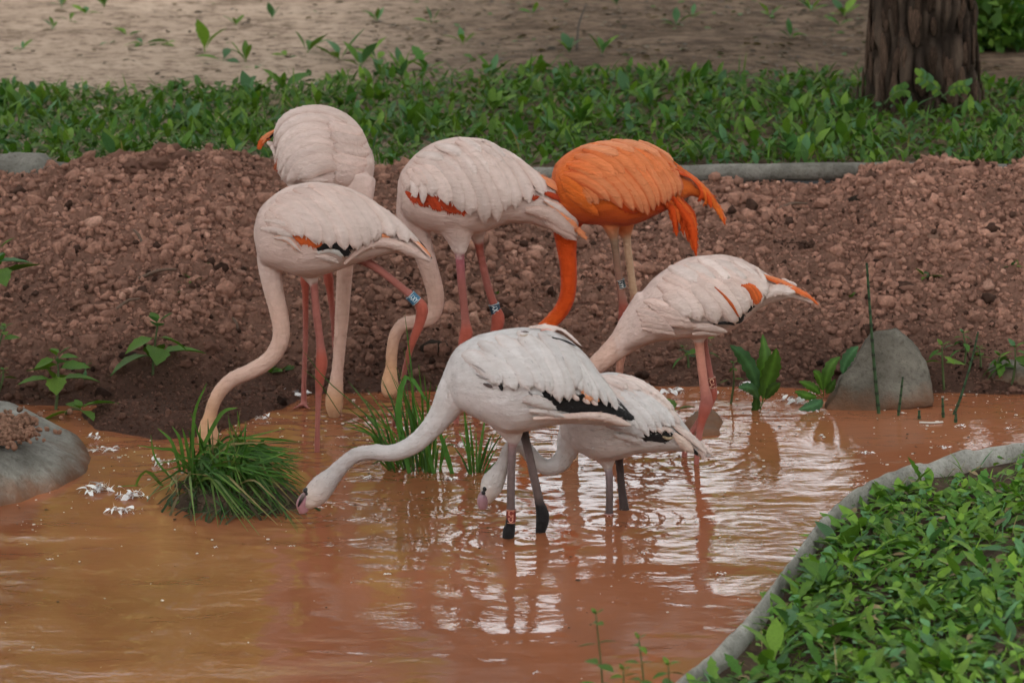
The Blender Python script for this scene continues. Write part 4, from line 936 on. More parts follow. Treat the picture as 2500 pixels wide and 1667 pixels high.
D_.row([(1372, 455), (1420, 430), (1470, 440)], [(1425, 500), (1480, 490), (1520, 480)], 7, 26, ORANGE, bow=.08, lift=.004, col2=SALMON * .9)
D_.row([(1365, 430), (1385, 470)], [(1420, 470), (1460, 520)], 4, 26, ORANGE * .95, bow=.05, lift=.003)
dc = lambda i: ORANGE * np.array([1, .92 + .3 * (i % 2), 1 + 1.5 * (i % 2)]) * (.88 + .2 * (i % 3 == 0))
D_.row([(1375, 425), (1410, 395), (1455, 378), (1505, 370), (1560, 375), (1605, 395)], [(1490, 488), (1545, 510), (1580, 516), (1604, 500), (1628, 484), (1652, 470)], 11, 36, ORANGE, bow=.15, lift=.006, colf=dc, col2=SALMON * 1.0, tip=.6, edge=DEEP)
D_.row([(1385, 400), (1440, 362), (1510, 352), (1580, 362)], [(1470, 436), (1540, 425), (1600, 430), (1650, 440)], 9, 30, ORANGE, bow=.13, lift=.003, colf=dc, col2=.65 * SALMON + .35 * ORANGE, bulge=.14)
D_.row([(1420, 365), (1490, 350), (1560, 352)], [(1510, 385), (1575, 378), (1635, 402)], 5, 28, SALMON * .97, bow=.09, lift=.002, bulge=.1, col2=SALMON)
D_.layer += 1
for k in range(11):                                        # drooping plumes of the tail, thin and layered
    t = k / 10; x0, y0 = 1612 + 40 * t + U(-4, 4), 478 + U(-10, 10); tx, ty = [(1640, 540), (1650, 560), (1652, 578), (1658, 545), (1668, 575), (1680, 590), (1690, 610), (1700, 628), (1699, 618), (1698, 600), (1694, 585)][k]
    D_.layer += .3; D_.feather([(x0, y0), (x0 * .45 + tx * .55 + 6 + 8 * t, y0 * .5 + ty * .5 - 6), (tx, ty)], U(11, 17), DEEP * U(.8, 1.1) if k % 3 else ORANGE * np.array([1, .85, 1]), .002, tip=.5, bulge=.08)
for k in range(8):
    t = k / 7; tx, ty = [(1705, 485), (1722, 498), (1735, 508), (1748, 515), (1757, 528), (1764, 540), (1770, 550), (1766, 538)][k]
    D_.layer += .3; D_.feather([(1625 + 25 * t, 408 + U(-8, 14)), (1680 + 10 * t, 440 + 4 * t), (tx * .7 + 1690 * .3 + 6, ty * .62 + 440 * .38), (tx, ty)], U(11, 17), [DEEP, ORANGE, DEEP * 1.1, ORANGE * .9][k % 4], .003, tip=.5, bulge=.08, dy=-.01 + .004 * k, edge=SALMON if k > 5 else None)
D_.band((1513.5, 682), (1518.5, 703), 10.5, -.03, 'AYY', (.008, .022, .03), (.62, .60, .58), label='black leg band with white letters')

# --- pink bird on the right
E_ = Bird(8.52, 'pale pink flamingo on the right, neck sloping down behind the white birds',
  [(1505, 815, 1512, 862, .035), (1550, 738, 1558, 845, .075), (1605, 675, 1610, 830, .108), (1665, 639, 1670, 823, .128), (1730, 626, 1730, 818, .132), (1790, 628, 1788, 800, .12), (1838, 648, 1838, 760, .09), (1882, 676, 1882, 738, .055), (1932, 696, 1932, 729, .032), (1988, 736, 1988, 743, .008)], WHITE, 11)
E_.tube([(1600, 760, 66), (1556, 800, 50), (1515, 840, 33), (1478, 873, 26), (1448, 900, 23), (1424, 935, 21), (1405, 985, 19.5), (1396, 1040, 18), (1392, 1080, 22), (1392, 1130, 20)], [(0, WHITE), (1, WHITE * .97), (2.5, PEACH * 1.05), (4, PEACH), (9, HEADY)])
E_.tube([(1704, 800, 34, -.03), (1706, 828, 16, -.03), (1707, 838, 12.5, -.03), (1712, 885, 11.5, -.03), (1719, 940, 12, -.03), (1725, 972, 15, -.03), (1722, 996, 16.5, -.03), (1714, 1025, 11.5, -.03), (1707, 1062, 8.5, -.03), (1702, 1110, 8, -.03), (1699, 1150, 8, -.03)], [(0, WHITE), (1.4, PALE), (1.8, np.array([.56, .26, .19])), (3.3, np.array([.56, .24, .18])), (5, PINKLEG), (7, REDLEG * 1.3), (8, PINKLEG * 1.1), (10, PINKLEG * 1.1)])
E_.tube([(1716, 805, 22, .04), (1719, 835, 10, .04), (1728, 885, 9, .04), (1738, 935, 9, .04), (1741, 962, 11, .04), (1728, 995, 10, .04), (1704, 1032, 8.5, .04), (1686, 1062, 8.5, .04), (1674, 1095, 8, .04), (1668, 1130, 8, .04)], [(0, WHITE), (1, PINKLEG), (3, PINKLEG), (4, REDLEG * 1.2), (6, PINKLEG * .9), (9, PINKLEG)])
E_.build()
E_.feather([(1780, 772), (1795, 772), (1810, 785)], 30, BLACK, .001, tip=.8); E_.feather([(1800, 768), (1828, 756), (1849, 732)], 18, BLACK, .001, tip=.8)
E_.layer = 1
E_.row([(1620, 720), (1645, 690), (1690, 682), (1740, 684), (1785, 684), (1812, 672)], [(1680, 768), (1720, 782), (1784, 782), (1800, 762), (1830, 748), (1862, 720)], 8, 44, WHITE, bow=.12, lift=.011, tip=.62, col2=PALE)
E_.row([(1605, 695), (1645, 660), (1700, 648), (1770, 652)], [(1670, 735), (1740, 725), (1805, 720), (1850, 705)], 7, 36, WHITE, bow=.11, lift=.003, bulge=.15)
E_.row([(1640, 655), (1710, 635), (1790, 640)], [(1700, 690), (1780, 685), (1850, 690)], 5, 36, PALE, bow=.08, lift=.0015, bulge=.08)
E_.row([(1575, 735), (1600, 760), (1615, 790)], [(1640, 755), (1680, 775), (1700, 792)], 7, 22, WHITE, bow=.06, lift=.006)
E_.row([(1560, 760), (1575, 800)], [(1620, 775), (1650, 810)], 5, 22, WHITE * .98, bow=.04, lift=.004)
E_.feather([(1680, 795), (1725, 792), (1772, 800)], 26, PALE, .006); E_.feather([(1845, 660), (1860, 690), (1850, 735)], 22, PALE, .004); E_.feather([(1690, 810), (1725, 806), (1755, 806)], 18, PALE, .004)
E_.layer += 1
E_.feather([(1744, 703), (1775, 732), (1797, 766)], 8, ORED * .75, .008); [E_.feather([(1806 + k * 5, 697 - k), (1826 + k * 4, 710 - k), (1838 + k * 3, 738 - k * 3)], 15, ORED * U(.75, 1.15), .009, tip=.8, bulge=.12) for k in range(4)]; E_.feather([(1740, 786), (1770, 783), (1790, 787)], 10, BLACK, .0)
E_.feather([(1855, 675), (1915, 698), (1996, 744)], 15, SALMON, .003, tip=.55, col2=ORED * 1.1); E_.feather([(1860, 680), (1885, 692), (1900, 698)], 10, ORED, .003); E_.feather([(1890, 698), (1935, 712), (1975, 732)], 12, ORED * 1.1, .003, edge=SALMON)
E_.feather([(1905, 688), (1930, 691), (1945, 697)], 10, PALE, .002); E_.feather([(1865, 725), (1890, 708), (1935, 715)], 26, PALE, .003)
E_.band((1736, 920), (1740.5, 946), 10.5, .04, 'CAJ', (.16, .025, .015), (.75, .48, .34), label='dark red leg band with pale letters')

# --- white young bird in front
Fb = Bird(7.76, 'white young flamingo in front, grey neck stretched left to the water',
  [(1088, 900, 1092, 965, .035), (1112, 854, 1124, 995, .078), (1163, 823, 1175, 1022, .108), (1230, 808, 1235, 1052, .128), (1300, 803, 1298, 1046, .128), (1365, 817, 1360, 1034, .112), (1420, 857, 1416, 1032, .085), (1466, 914, 1466, 1035, .06), (1510, 978, 1510, 1037, .035), (1543, 1019, 1541, 1038, .008)], GREYW, 13)
Fb.tube([(1150, 910, 66), (1108, 965, 46), (1080, 1010, 33), (1048, 1050, 26.5), (1008, 1086, 23.5), (960, 1105, 21), (912, 1104, 19.5), (872, 1110, 18.5), (842, 1130, 18), (815, 1158, 22), (790, 1184, 30), (770, 1208, 31), (757, 1226, 22, -.005), (752, 1240, 10, -.005)],
  [(0, GREYW), (2, GREYW * .95), (4, GREYW * .92), (7, GREY * 1.12), (9, GREY * 1.08), (11, np.array([.58, .50, .46])), (13, np.array([.60, .48, .40]))])
Fb.tube([(1240, 1020, 50), (1251, 1060, 27), (1252, 1080, 15), (1250, 1095, 11.5), (1248, 1160, 11), (1247, 1240, 11.5), (1246, 1278, 13), (1242, 1300, 16.5), (1238, 1330, 11), (1236, 1360, 9)], [(0, GREYW), (1.6, GREYW), (2.3, np.array([.32, .19, .19])), (3.4, np.array([.17, .125, .125])), (5.3, BROWNLEG), (5.7, BLACK), (9, BLACK)], 14)
Fb.tube([(1272, 1030, 22, .05), (1280, 1060, 12.5, .05), (1292, 1110, 11.5, .05), (1305, 1170, 11.5, .05), (1317, 1225, 12.5, .05), (1325, 1262, 17.5, .05), (1318, 1305, 12, .05), (1315, 1335, 9.5, .05)], [(0, GREYW * .8), (.7, BLACK * 3), (2, DGREY), (3.7, BROWNLEG), (4.2, BLACK), (7, BLACK)])
Fb.build(.26)
Fb.eye(747, 1197, 7.5, -.012); Fb.eye(751, 1205, 6, -.016)
Fb.bill([(757, 1205, 13, -.005), (744, 1218, 15, -.008), (737, 1232, 14, -.008), (742, 1248, 13, -.005)], [DGREY, np.array([.34, .17, .20]), np.array([.38, .19, .21]), np.array([.36, .17, .18])])
Fb.bill([(741, 1208, 5, -.022), (733, 1224, 4, -.024), (728, 1236, 2, -.018)], [DGREY, BLACK, BLACK], 'bill_edge')
for pth, w in (([(1300, 968), (1330, 975), (1365, 985)], 18), ([(1325, 955), (1350, 972), (1400, 996)], 30), ([(1340, 978), (1410, 992), (1500, 1010)], 38), ([(1390, 965), (1450, 985), (1530, 1016)], 34), ([(1450, 985), (1500, 1000), (1548, 1024)], 24), ([(1350, 995), (1400, 1000), (1450, 1002)], 20), ([(1480, 950), (1515, 985), (1546, 1022)], 24), ([(1500, 1010), (1520, 1020), (1530, 1036)], 12)):
    Fb.feather(pth, w, BLACK, .001, .0008, tip=.7, bulge=.08)
Fb.layer = 1
Fb.row([(1150, 875), (1182, 850), (1225, 835), (1275, 826), (1318, 824), (1350, 832)], [(1225, 935), (1272, 950), (1318, 952), (1345, 958), (1374, 978), (1405, 945)], 8, 46, GREYW, bow=.12, lift=.009, tip=.62)
Fb.row([(1360, 838), (1390, 860), (1425, 895)], [(1415, 950), (1450, 980), (1500, 1000)], 5, 32, GREYW, bow=.08, lift=.008)
Fb.row([(1130, 865), (1190, 828), (1270, 815), (1340, 820), (1390, 850)], [(1190, 900), (1260, 900), (1330, 900), (1390, 905), (1450, 935)], 7, 40, GREYW * 1.02, bow=.11, lift=.002, bulge=.13)
Fb.feather([(1355, 905), (1372, 928), (1388, 950)], 9, SALMON, .002); Fb.feather([(1412, 940), (1428, 956), (1440, 976)], 22, SALMON * np.array([.95, 1.15, 1.3]), .003); Fb.feather([(1430, 942), (1448, 960), (1456, 980)], 16, SALMON * np.array([.9, 1, 1]), .003); Fb.feather([(1372, 905), (1360, 930), (1352, 925)], 5, SALMON, .002)
Fb.layer += 1
for pth, w, c in (([(1395, 960), (1402, 968), (1410, 974)], 12, PALE), ([(1420, 972), (1428, 976), (1436, 982)], 12, PALE), ([(1440, 974), (1448, 980), (1455, 986)], 12, PALE), ([(1408, 928), (1412, 934), (1414, 940)], 7, DGREY), ([(1417, 960), (1420, 963), (1424, 966)], 7, BLACK), ([(1182, 936), (1196, 940), (1206, 943)], 9, DGREY * .6), ([(1214, 934), (1224, 942), (1228, 952)], 10, BLACK), ([(1272, 815), (1282, 816), (1292, 819)], 5, DGREY), ([(1270, 822), (1280, 825), (1290, 824)], 6, np.array([.5, .42, .34])),
    ([(1318, 812), (1332, 811), (1345, 815)], 4, np.array([.6, .3, .25])), ([(1320, 905), (1332, 930), (1340, 950)], 7, GREY * .7), ([(1350, 955), (1354, 965), (1358, 975)], 5, GREY * .5), ([(1155, 890), (1175, 900), (1190, 912)], 6, GREY * .8), ([(1165, 915), (1185, 922), (1200, 926)], 6, GREY * .75), ([(1250, 930), (1262, 936), (1270, 942)], 5, GREY * .6), ([(1290, 955), (1302, 966), (1310, 972)], 6, GREY * .5)): Fb.feather(pth, w, c, .003, bulge=.1)
Fb.feather([(1275, 975), (1310, 975), (1352, 992)], 30, GREYW * .97, .006); Fb.feather([(1290, 1000), (1330, 1000), (1375, 1010)], 20, GREYW, .004)
Fb.feather([(1300, 1018), (1390, 1012), (1470, 1012), (1535, 1034)], 24, PALE * .97, .003, tip=.75, bulge=.3)
Fb.feather([(1290, 805), (1350, 806), (1408, 856)], 22, PALE, .010, tip=.5, dy=.01); Fb.feather([(1345, 828), (1375, 838), (1400, 852)], 8, BLACK * 3, .004)
Fb.band((1248, 1242), (1247, 1275), 12, 0, 'LFD', (.17, .022, .014), (.72, .34, .24), label='dark red leg band with orange letters')

# --- white young bird behind it
G_ = Bird(7.97, 'smaller white young flamingo behind the front one, neck bent in a loop',
  [(1362, 985, 1368, 1065, .04), (1390, 944, 1400, 1090, .078), (1440, 921, 1446, 1116, .105), (1500, 913, 1500, 1118, .122), (1555, 927, 1552, 1104, .115), (1606, 957, 1602, 1101, .09), (1646, 1002, 1642, 1098, .065), (1682, 1050, 1680, 1100, .045), (1708, 1084, 1708, 1113, .022), (1732, 1104, 1732, 1112, .007)], GREYW * np.array([1.0, .99, .98]), 15)
G_.tube([(1425, 1020, 56), (1395, 1070, 36), (1383, 1105, 26), (1364, 1132, 23), (1334, 1140, 20.5), (1305, 1122, 19), (1284, 1096, 18), (1262, 1084, 17), (1242, 1098, 16), (1230, 1128, 16), (1217, 1154, 22), (1203, 1178, 28.5), (1196, 1200, 25), (1192, 1218, 15), (1191, 1228, 8)], [(0, GREYW), (1, GREYW * .95), (4, GREYW * .97), (8, GREY * 1.15), (11, np.array([.60, .56, .54])), (14, np.array([.58, .46, .38]))])
G_.tube([(1470, 1085, 46), (1481, 1120, 25), (1484, 1140, 13), (1487, 1155, 10), (1488, 1205, 9.8), (1487, 1260, 10), (1487, 1300, 9)], [(0, GREYW * .95), (2, GREYW * .95), (2.8, np.array([.28, .22, .24])), (4, BROWNLEG), (6, BLACK * 4)])
G_.tube([(1505, 1090, 22, .05), (1511, 1118, 12, .05), (1514, 1150, 10, .05), (1518, 1195, 10.5, .05), (1523, 1232, 12, .05), (1525, 1258, 13.5, .05), (1525, 1290, 10, .05)], [(0, GREYW * .8), (1, DGREY * .5), (4, DGREY * .4), (6, BLACK)])
G_.build(.26)
G_.eye(1184, 1193, 6.5, -.02); G_.eye(1181, 1202, 6, -.018)
G_.bill([(1188, 1200, 12, -.006), (1180, 1214, 14, -.008), (1178, 1228, 13, -.006), (1180, 1240, 11, -.004)], [DGREY * .5, np.array([.33, .19, .22]), np.array([.36, .20, .22]), np.array([.3, .15, .15])])
for pth, w in (([(1560, 1066), (1590, 1066), (1640, 1070)], 26), ([(1570, 1050), (1610, 1056), (1645, 1068)], 24), ([(1640, 1040), (1672, 1070), (1698, 1106)], 10), ([(1685, 1092), (1695, 1102), (1703, 1110)], 10)): G_.feather(pth, w, BLACK, .001, .0008, tip=.75, bulge=.08)
G_.layer = 1
G_.row([(1420, 960), (1455, 945), (1500, 940), (1540, 952)], [(1530, 1048), (1580, 1056), (1612, 1046), (1640, 1042)], 7, 36, GREYW, bow=.09, lift=.008)
G_.row([(1410, 945), (1470, 925), (1540, 935), (1585, 960)], [(1500, 1000), (1560, 1000), (1610, 1010), (1655, 1040)], 6, 38, PALE * .98, bow=.10, lift=.002, bulge=.14)
G_.row([(1450, 920), (1510, 918), (1560, 935)], [(1530, 955), (1590, 965), (1640, 1010)], 5, 34, PALE, bow=.07, lift=.003)
G_.layer += 1
for pth, w, c in (([(1588, 1008), (1592, 1014), (1596, 1020)], 8, DGREY), ([(1578, 1028), (1588, 1040), (1590, 1046)], 7, SALMON), ([(1612, 1044), (1626, 1046), (1632, 1054)], 12, PALE), ([(1596, 1042), (1606, 1046), (1612, 1052)], 12, PALE), ([(1615, 1064), (1628, 1068), (1640, 1066)], 8, np.array([.35, .28, .18]))): G_.feather(pth, w, c, .003, bulge=.1)
G_.feather([(1480, 1035), (1525, 1040), (1568, 1062)], 30, GREY * 1.05, .005); G_.feather([(1500, 1060), (1540, 1066), (1570, 1072)], 20, GREYW * .9, .004)
G_.feather([(1632, 1030), (1672, 1062), (1716, 1106)], 22, PALE * .97, .006, tip=.6); G_.feather([(1640, 1058), (1668, 1080), (1690, 1098)], 24, np.array([.62, .50, .44]), .003); G_.feather([(1690, 1075), (1715, 1090), (1737, 1108)], 14, PALE, .004); G_.feather([(1700, 1095), (1712, 1106), (1718, 1118)], 12, PALE, .003)
G_.band((1487, 1252), (1487, 1284), 11, 0, 'LFC', (.15, .018, .014), (.72, .50, .45), label='dark red leg band half under water')

for b_, g_ in ((A, 0), (B, 0), (C_, 0), (D_, 0), (E_, 0), (Fb, 1), (G_, 1)): b_.plumage(grey=g_)

# ------------------------------------------------------------------ grass, reeds and other plants at the water
def blade(parent, P, w, col, n=9, taper=.9, name='blade', fold=.3):
    """one grass blade through the points P (world), w metres wide"""
    D = catmull(np.array([p[:] for p in P]), n); T = np.gradient(D, axis=0); T /= np.linalg.norm(T, axis=1)[:, None]
    v = np.array(CAM) - D[n // 2]; v = v / np.linalg.norm(v) + np.random.normal(size=3) * .5
    V, C, F = [], [], []
    for i in range(n):
        u = i / (n - 1); b = np.cross(T[i], v); b /= np.linalg.norm(b) + 1e-9; hw = w / 2 * (.65 + .35 * min(1, u * 4)) * (1 - u ** 3 * taper)
        nn = np.cross(b, T[i]); V += [D[i] - b * hw, D[i] - nn * hw * fold, D[i] + b * hw]; C += [np.array(col) * (.8 + .3 * u)] * 3
    for i in range(n - 1):
        for j in (0, 1): F.append((i * 3 + j, i * 3 + j + 1, i * 3 + j + 4, i * 3 + j + 3))
    me = mkmesh(name, np.array(V) - np.array(parent.location), np.array(F), np.array(C)); return link(name, me, leafM, parent)
U = random.uniform
# tussock
tus = empty('grass_tussock', onz(570, 1230), 'dense green grass tussock on a dark clump of mud at left in the water', 'grass tussock')
tp = [tuple(onz(x, y, 0)[:2]) for x, y in [(395, 1235), (450, 1258), (560, 1266), (680, 1260), (740, 1238), (735, 1200), (650, 1165), (500, 1150), (410, 1185)]]
o = mound('mud_clump', tp, .055, .14, bedM, None, None, 12, .009, -.03, .06); o.parent = tus; o.matrix_parent_inverse = Matrix.Translation(-tus.location)
gpal = [np.array([.055, .14, .024]), np.array([.075, .165, .028]), np.array([.040, .10, .022]), np.array([.115, .18, .04])]
for k in range(280):
    t = k / 280
    rx, ry = U(455, 610), U(1095, 1175); Y0 = 8.22 + (1150 - ry) * .003 + U(-.05, .08)
    if t < .62: L, a = U(110, 230), R(U(-22, 38))
    elif t < .80: L, a = U(90, 150), R(U(25, 85))
    elif t < .92: L, a = U(60, 120), R(U(-130, -60))
    else: L, a = U(70, 130), R(U(140, 200))
    tx, ty = rx + L * math.cos(a), ry + L * math.sin(a) + (U(5, 40) if t < .62 else 0)
    if tx > 752: tx = 752 - U(0, 30)
    Yt = Y0 - .22 * max(0, math.sin(a)) - U(0, .08); p0 = at(rx, ry, Y0); p2 = at(tx, ty, Yt)
    if p2.z < .004: p2 = onz(tx, ty, .005)
    up = U(10, 45) * mpp(8.2) * (1 if t < .8 else .3); p1 = p0.lerp(p2, .5) + Vector((0, -.02, up))
    p0.z = max(.01, min(p0.z, .10))
    blade(tus, [p0 - Vector((0, 0, .02)), p0.lerp(p1, .55) + Vector((0, 0, up * .5)), p1, p2], U(.0045, .009), (random.choice(gpal) if random.random() > .09 else np.array([.20, .16, .07])) * U(.7, 1.2))
for pth in ([(400, 1195), (300, 1188), (190, 1215), (98, 1257)], [(410, 1210), (330, 1205), (280, 1225), (235, 1258)], [(400, 1190), (360, 1150), (335, 1175), (330, 1215)], [(430, 1180), (380, 1120), (368, 1060)], [(440, 1150), (420, 1080), (385, 1045)], [(450, 1150), (440, 1075), (420, 1040)], [(465, 1140), (455, 1080), (445, 1045)], [(470, 1120), (475, 1010), (505, 935)], [(490, 1100), (540, 1010), (580, 995)]):
    blade(tus, [at(x, y, 8.25 - .001 * i) for i, (x, y) in enumerate(pth)], U(.008, .012), gpal[3] * U(.8, 1.1) if pth[0][0] < 420 else gpal[1])
for k in range(14):
    x = U(400, 560); blade(tus, [at(x, 1150, 8.2), at(x + U(-20, 30), 1185, 8.12), at(x + U(-30, 40), U(1200, 1240), 8.05)], .004, np.array([.26, .22, .11]) * U(.7, 1.1))
P_, T_ = [], []
vs = [leaf(4, .03, 0, 0, 0, c, .3, .25) for c in (.6, 1.1, 1.6)]; n = 420
qx, qy = rng.uniform(400, 735, n), rng.uniform(1150, 1262, n); P = np.array([onz(a, b, .0)[:] for a, b in zip(qx, qy)]); dd = polysd(P[:, 0], P[:, 1], tp); k = dd > -.01; P, dd = P[k], dd[k]; n = len(P)
P[:, 2] = -.02 + .06 * np.sqrt(1 - (1 - np.clip(dd / .12, 0, 1)) ** 2)
M = rotm(rng.uniform(-.9, .5, n), rng.uniform(-.5, .5, n), rng.uniform(1.6, 4.8, n)) * rng.uniform(.06, .15, (n, 1, 1))
cc_ = np.where(rng.random((n, 1)) < .45, np.array([.10, .075, .04]), np.array([.035, .075, .018])) * rng.uniform(.5, 1.2, (n, 1))
V, F, Cc = merge(vs, rng.integers(0, 3, n), M, P, cc_); o = link('thatch', mkmesh('thatch', V - np.array(tus.location), F, Cc), leafM, tus); tag(o, kind='stuff')
# reed clump in the middle
reed = empty('reed_clump', onz(1020, 1150), 'clump of tall narrow green reed blades standing in the middle of the pond', 'reeds')
TIPS = [(840, 990), (850, 930), (862, 985), (875, 960), (838, 1040), (880, 1000), (905, 1010), (895, 950), (920, 1030), (940, 880), (930, 920), (955, 960), (945, 1000), (968, 930), (985, 850), (988, 765), (978, 900), (1000, 940), (992, 985), (1010, 965), (1022, 890), (1040, 1000), (1052, 930), (1030, 1020), (1085, 905), (1062, 990), (1015, 1030), (1048, 1050), (925, 975), (952, 905), (963, 1020), (1002, 870), (1095, 1060), (1070, 1040), (910, 1060), (870, 1045), (888, 1080), (1080, 1090)]
for k, (tx, ty) in enumerate(TIPS + TIPS[::2]):
    if k >= len(TIPS): tx += U(-20, 20); ty += U(0, 70)
    u = (tx - 840) / 260; rx, ry = 955 + 118 * min(1, max(0, u + U(-.15, .15))), U(1138, 1168)
    p0 = onz(rx, ry, -.01); p2 = at(tx, ty, p0.y + U(-.15, .15)); b_ = (p2 - p0); m_ = p0.lerp(p2, .55) + Vector((-.10 * b_.x, 0, .03))
    blade(reed, [p0, p0.lerp(m_, .5), m_, p2], U(.0045, .008), random.choice(gpal[:3]) * U(.75, 1.25))
for pth, w in (([(1000, 1155), (972, 1010), (996, 918), (1062, 1012)], .017), ([(1060, 1160), (1040, 1080), (1010, 985)], .016), ([(1105, 1160), (1085, 1090), (1068, 1040)], .014)):
    blade(reed, [at(x, y, 8.38 - .002 * i) for i, (x, y) in enumerate(pth)], w, np.array([.07, .19, .035]), taper=.95)
for pth in ([(830, 1010), (780, 935), (740, 900)], [(960, 1120), (900, 1020), (800, 930), (735, 850)]): blade(reed, [at(x, y, 8.45) for x, y in pth], .0035, gpal[2])
reed2 = empty('reed_clump', onz(1170, 1160), 'smaller clump of thin reed blades left of the grey legs', 'reeds')
for rx, tx, ty, w in [(1150, 1133, 1000, .011), (1158, 1147, 1030, .008), (1165, 1185, 1015, .010), (1172, 1222, 1032, .011), (1160, 1140, 1060, .008), (1168, 1200, 1060, .009), (1175, 1232, 1050, .006), (1155, 1120, 1050, .006), (1178, 1240, 1115, .009), (1150, 1108, 1090, .007), (1164, 1162, 1050, .007), (1180, 1215, 1090, .006)]:
    p0 = onz(rx, U(1150, 1168), -.01); p2 = at(tx, ty, p0.y + U(-.08, .08)); blade(reed2, [p0, p0.lerp(p2, .5) + Vector((0, 0, .01)), p2], w, random.choice(gpal[:3]) * U(.8, 1.25))

def nettle(base, top, pairs, L, label, kinds=('ovate',), cat='nettle', group=None, droop=.25, r=.005):
    base, top = Vector(base), Vector(top); r_ = empty('nettle' if cat == 'nettle' else 'seedling', base, label, cat, group); ax = top - base
    V, F = tube([(0, 0, -.02), ax * .5 + Vector((U(-.01, .01), 0, 0)), ax], [r, r * .8, r * .5], 6); link('stem', mkmesh('stem', V, F, (.07, .10, .035)), stemM, r_)
    for k in range(pairs):
        u = .45 + .55 * (k + .6) / pairs; a = k * 1.57 + U(-.3, .3) + .3; l = L * (1 - .5 * max(0, u - .6) / .4)
        for s in (0, math.pi):
            e = U(-droop, .45); d = (math.cos(a + s) * math.cos(e), math.sin(a + s) * math.cos(e) * .8, math.sin(e))
            link('leaf', random.choice(LM[random.choice(kinds)]), None, r_, ax * u, aim(d, roll=U(-.4, .4)), l * U(.85, 1.15))
    for k in range(3): link('leaf', random.choice(LM['ovate']), None, r_, ax, aim((math.cos(k * 2.1), math.sin(k * 2.1), .9)), L * .4)
    return r_
b = onz(372, 955, .01); nettle(b, at(385, 790, b.y), 4, .14, 'single tall nettle with broad toothed leaves at the foot of the bank, left')
b = onz(135, 990, .01); nettle(b, at(140, 870, b.y + .02), 5, .12, 'bushy nettle behind the grey boulder at left')
nettle(b + Vector((.03, -.04, .0)), at(198, 1000, b.y - .15), 2, .12, 'low nettle shoot drooping over the water beside the boulder')
b = onz(-25, 1000, .05); nettle(at(-45, 760, 9.35), at(-5, 610, 9.3), 4, .15, 'tall nettle cut by the left edge of the picture')
nettle(at(-10, 880, 9.3), at(12, 800, 9.3), 2, .07, 'small nettle at the left edge above the boulder'); nettle(at(-8, 950, 9.2), at(8, 905, 9.2), 2, .05, 'tiny nettle top just above the boulder at left')
nettle(onz(225, 960, .01), at(208, 895, 9.3), 2, .06, 'slim yellowish shoot beside the nettles at left', ('lance',), 'seedling')
b = onz(1712, 945, .01); p = on_bank(1712, 905); nettle(p, at(1720, 825, p.y), 3, .06, 'dark leafy shoot behind the legs of the right pink bird', ('ovate', 'lance'), 'seedling')
p = on_bank(1680, 900); nettle(p, at(1668, 850, p.y), 2, .05, 'small shoot left of the legs of the right pink bird', ('lance',), 'seedling')
b = onz(1782, 985, .0); nettle(b, at(1790, 888, b.y), 2, .042, 'thin seedling with small leaves left of the dock plant', ('lance',), 'seedling', r=.004)
for px, py, L, lab in [(470, 690, .03, 'tiny sprout on the bank left of the pink birds, lower one'), (495, 650, .025, 'tiny sprout on the bank left of the pink birds, upper one'), (428, 722, .025, 'tiny sprout low on the left bank'), (222, 708, .02, 'tiny green speck of a sprout on the far left bank'), (1212, 722, .022, 'tiny sprout behind the banded leg of the middle bird'), (2262, 680, .045, 'small flat sprout on the right bank'), (2468, 655, .04, 'small upright sprout near the right edge'), (2075, 728, .02, 'tiny sprout above the pointed rock'), (660, 912, .05, 'low sprout at the waterline beside the left neck'), (1565, 828, .03, 'small sprout beneath the orange bird'), (455, 490, .02, 'tiny sprout high on the left bank'), (690, 905, .04, 'low ragged sprout by the shore feathers')]:
    p = on_bank(px, py); rosette('seedling', p, 4, L * 1.3, ['lance', 'small'], lab, 'seedling', None, (.3, 1.1))
# dock plant
dk = empty('dock_plant', onz(1855, 1000), 'dock plant with big crinkled leaves at the right shore', 'dock plant')
def bigleaf(parent, pth, Y, w, c, tooth=.13):
    P = [at(x, y, Y + dy) for x, y, dy in pth]; n = 15; D = catmull(np.array([p[:] for p in P]), n); T = np.gradient(D, axis=0); T /= np.linalg.norm(T, axis=1)[:, None]
    V, F, C = [], [], []
    for i in range(n):
        u = i / (n - 1); hw = w * .42 * (.06 if u < .16 else max(.02, math.sin(math.pi * ((u - .12) / .88) ** .85) ** .8)) * (1 + tooth * (1 if i % 2 else -1))
        v = np.array([0, -1.0, .35]) ; b_ = np.cross(T[i], v); b_ /= np.linalg.norm(b_); nn = np.cross(b_, T[i])
        for a in (-1, -.5, 0, .5, 1): V.append(D[i] + b_ * hw * a + nn * hw * (-.30 * abs(a) + .10 * math.sin(i * 1.3 + a * 2))); C.append(np.array(c) * (1.7 if a == 0 else 1))
    for i in range(n - 1):
        for j in range(4): F.append((i * 5 + j, i * 5 + j + 1, i * 5 + j + 6, i * 5 + j + 5))
    link('leaf', mkmesh('leaf', np.array(V) - np.array(parent.location), np.array(F), np.array(C)), leafM, parent)
g1, g2, g3 = np.array([.04, .10, .045]), np.array([.06, .13, .022]), np.array([.045, .10, .025])
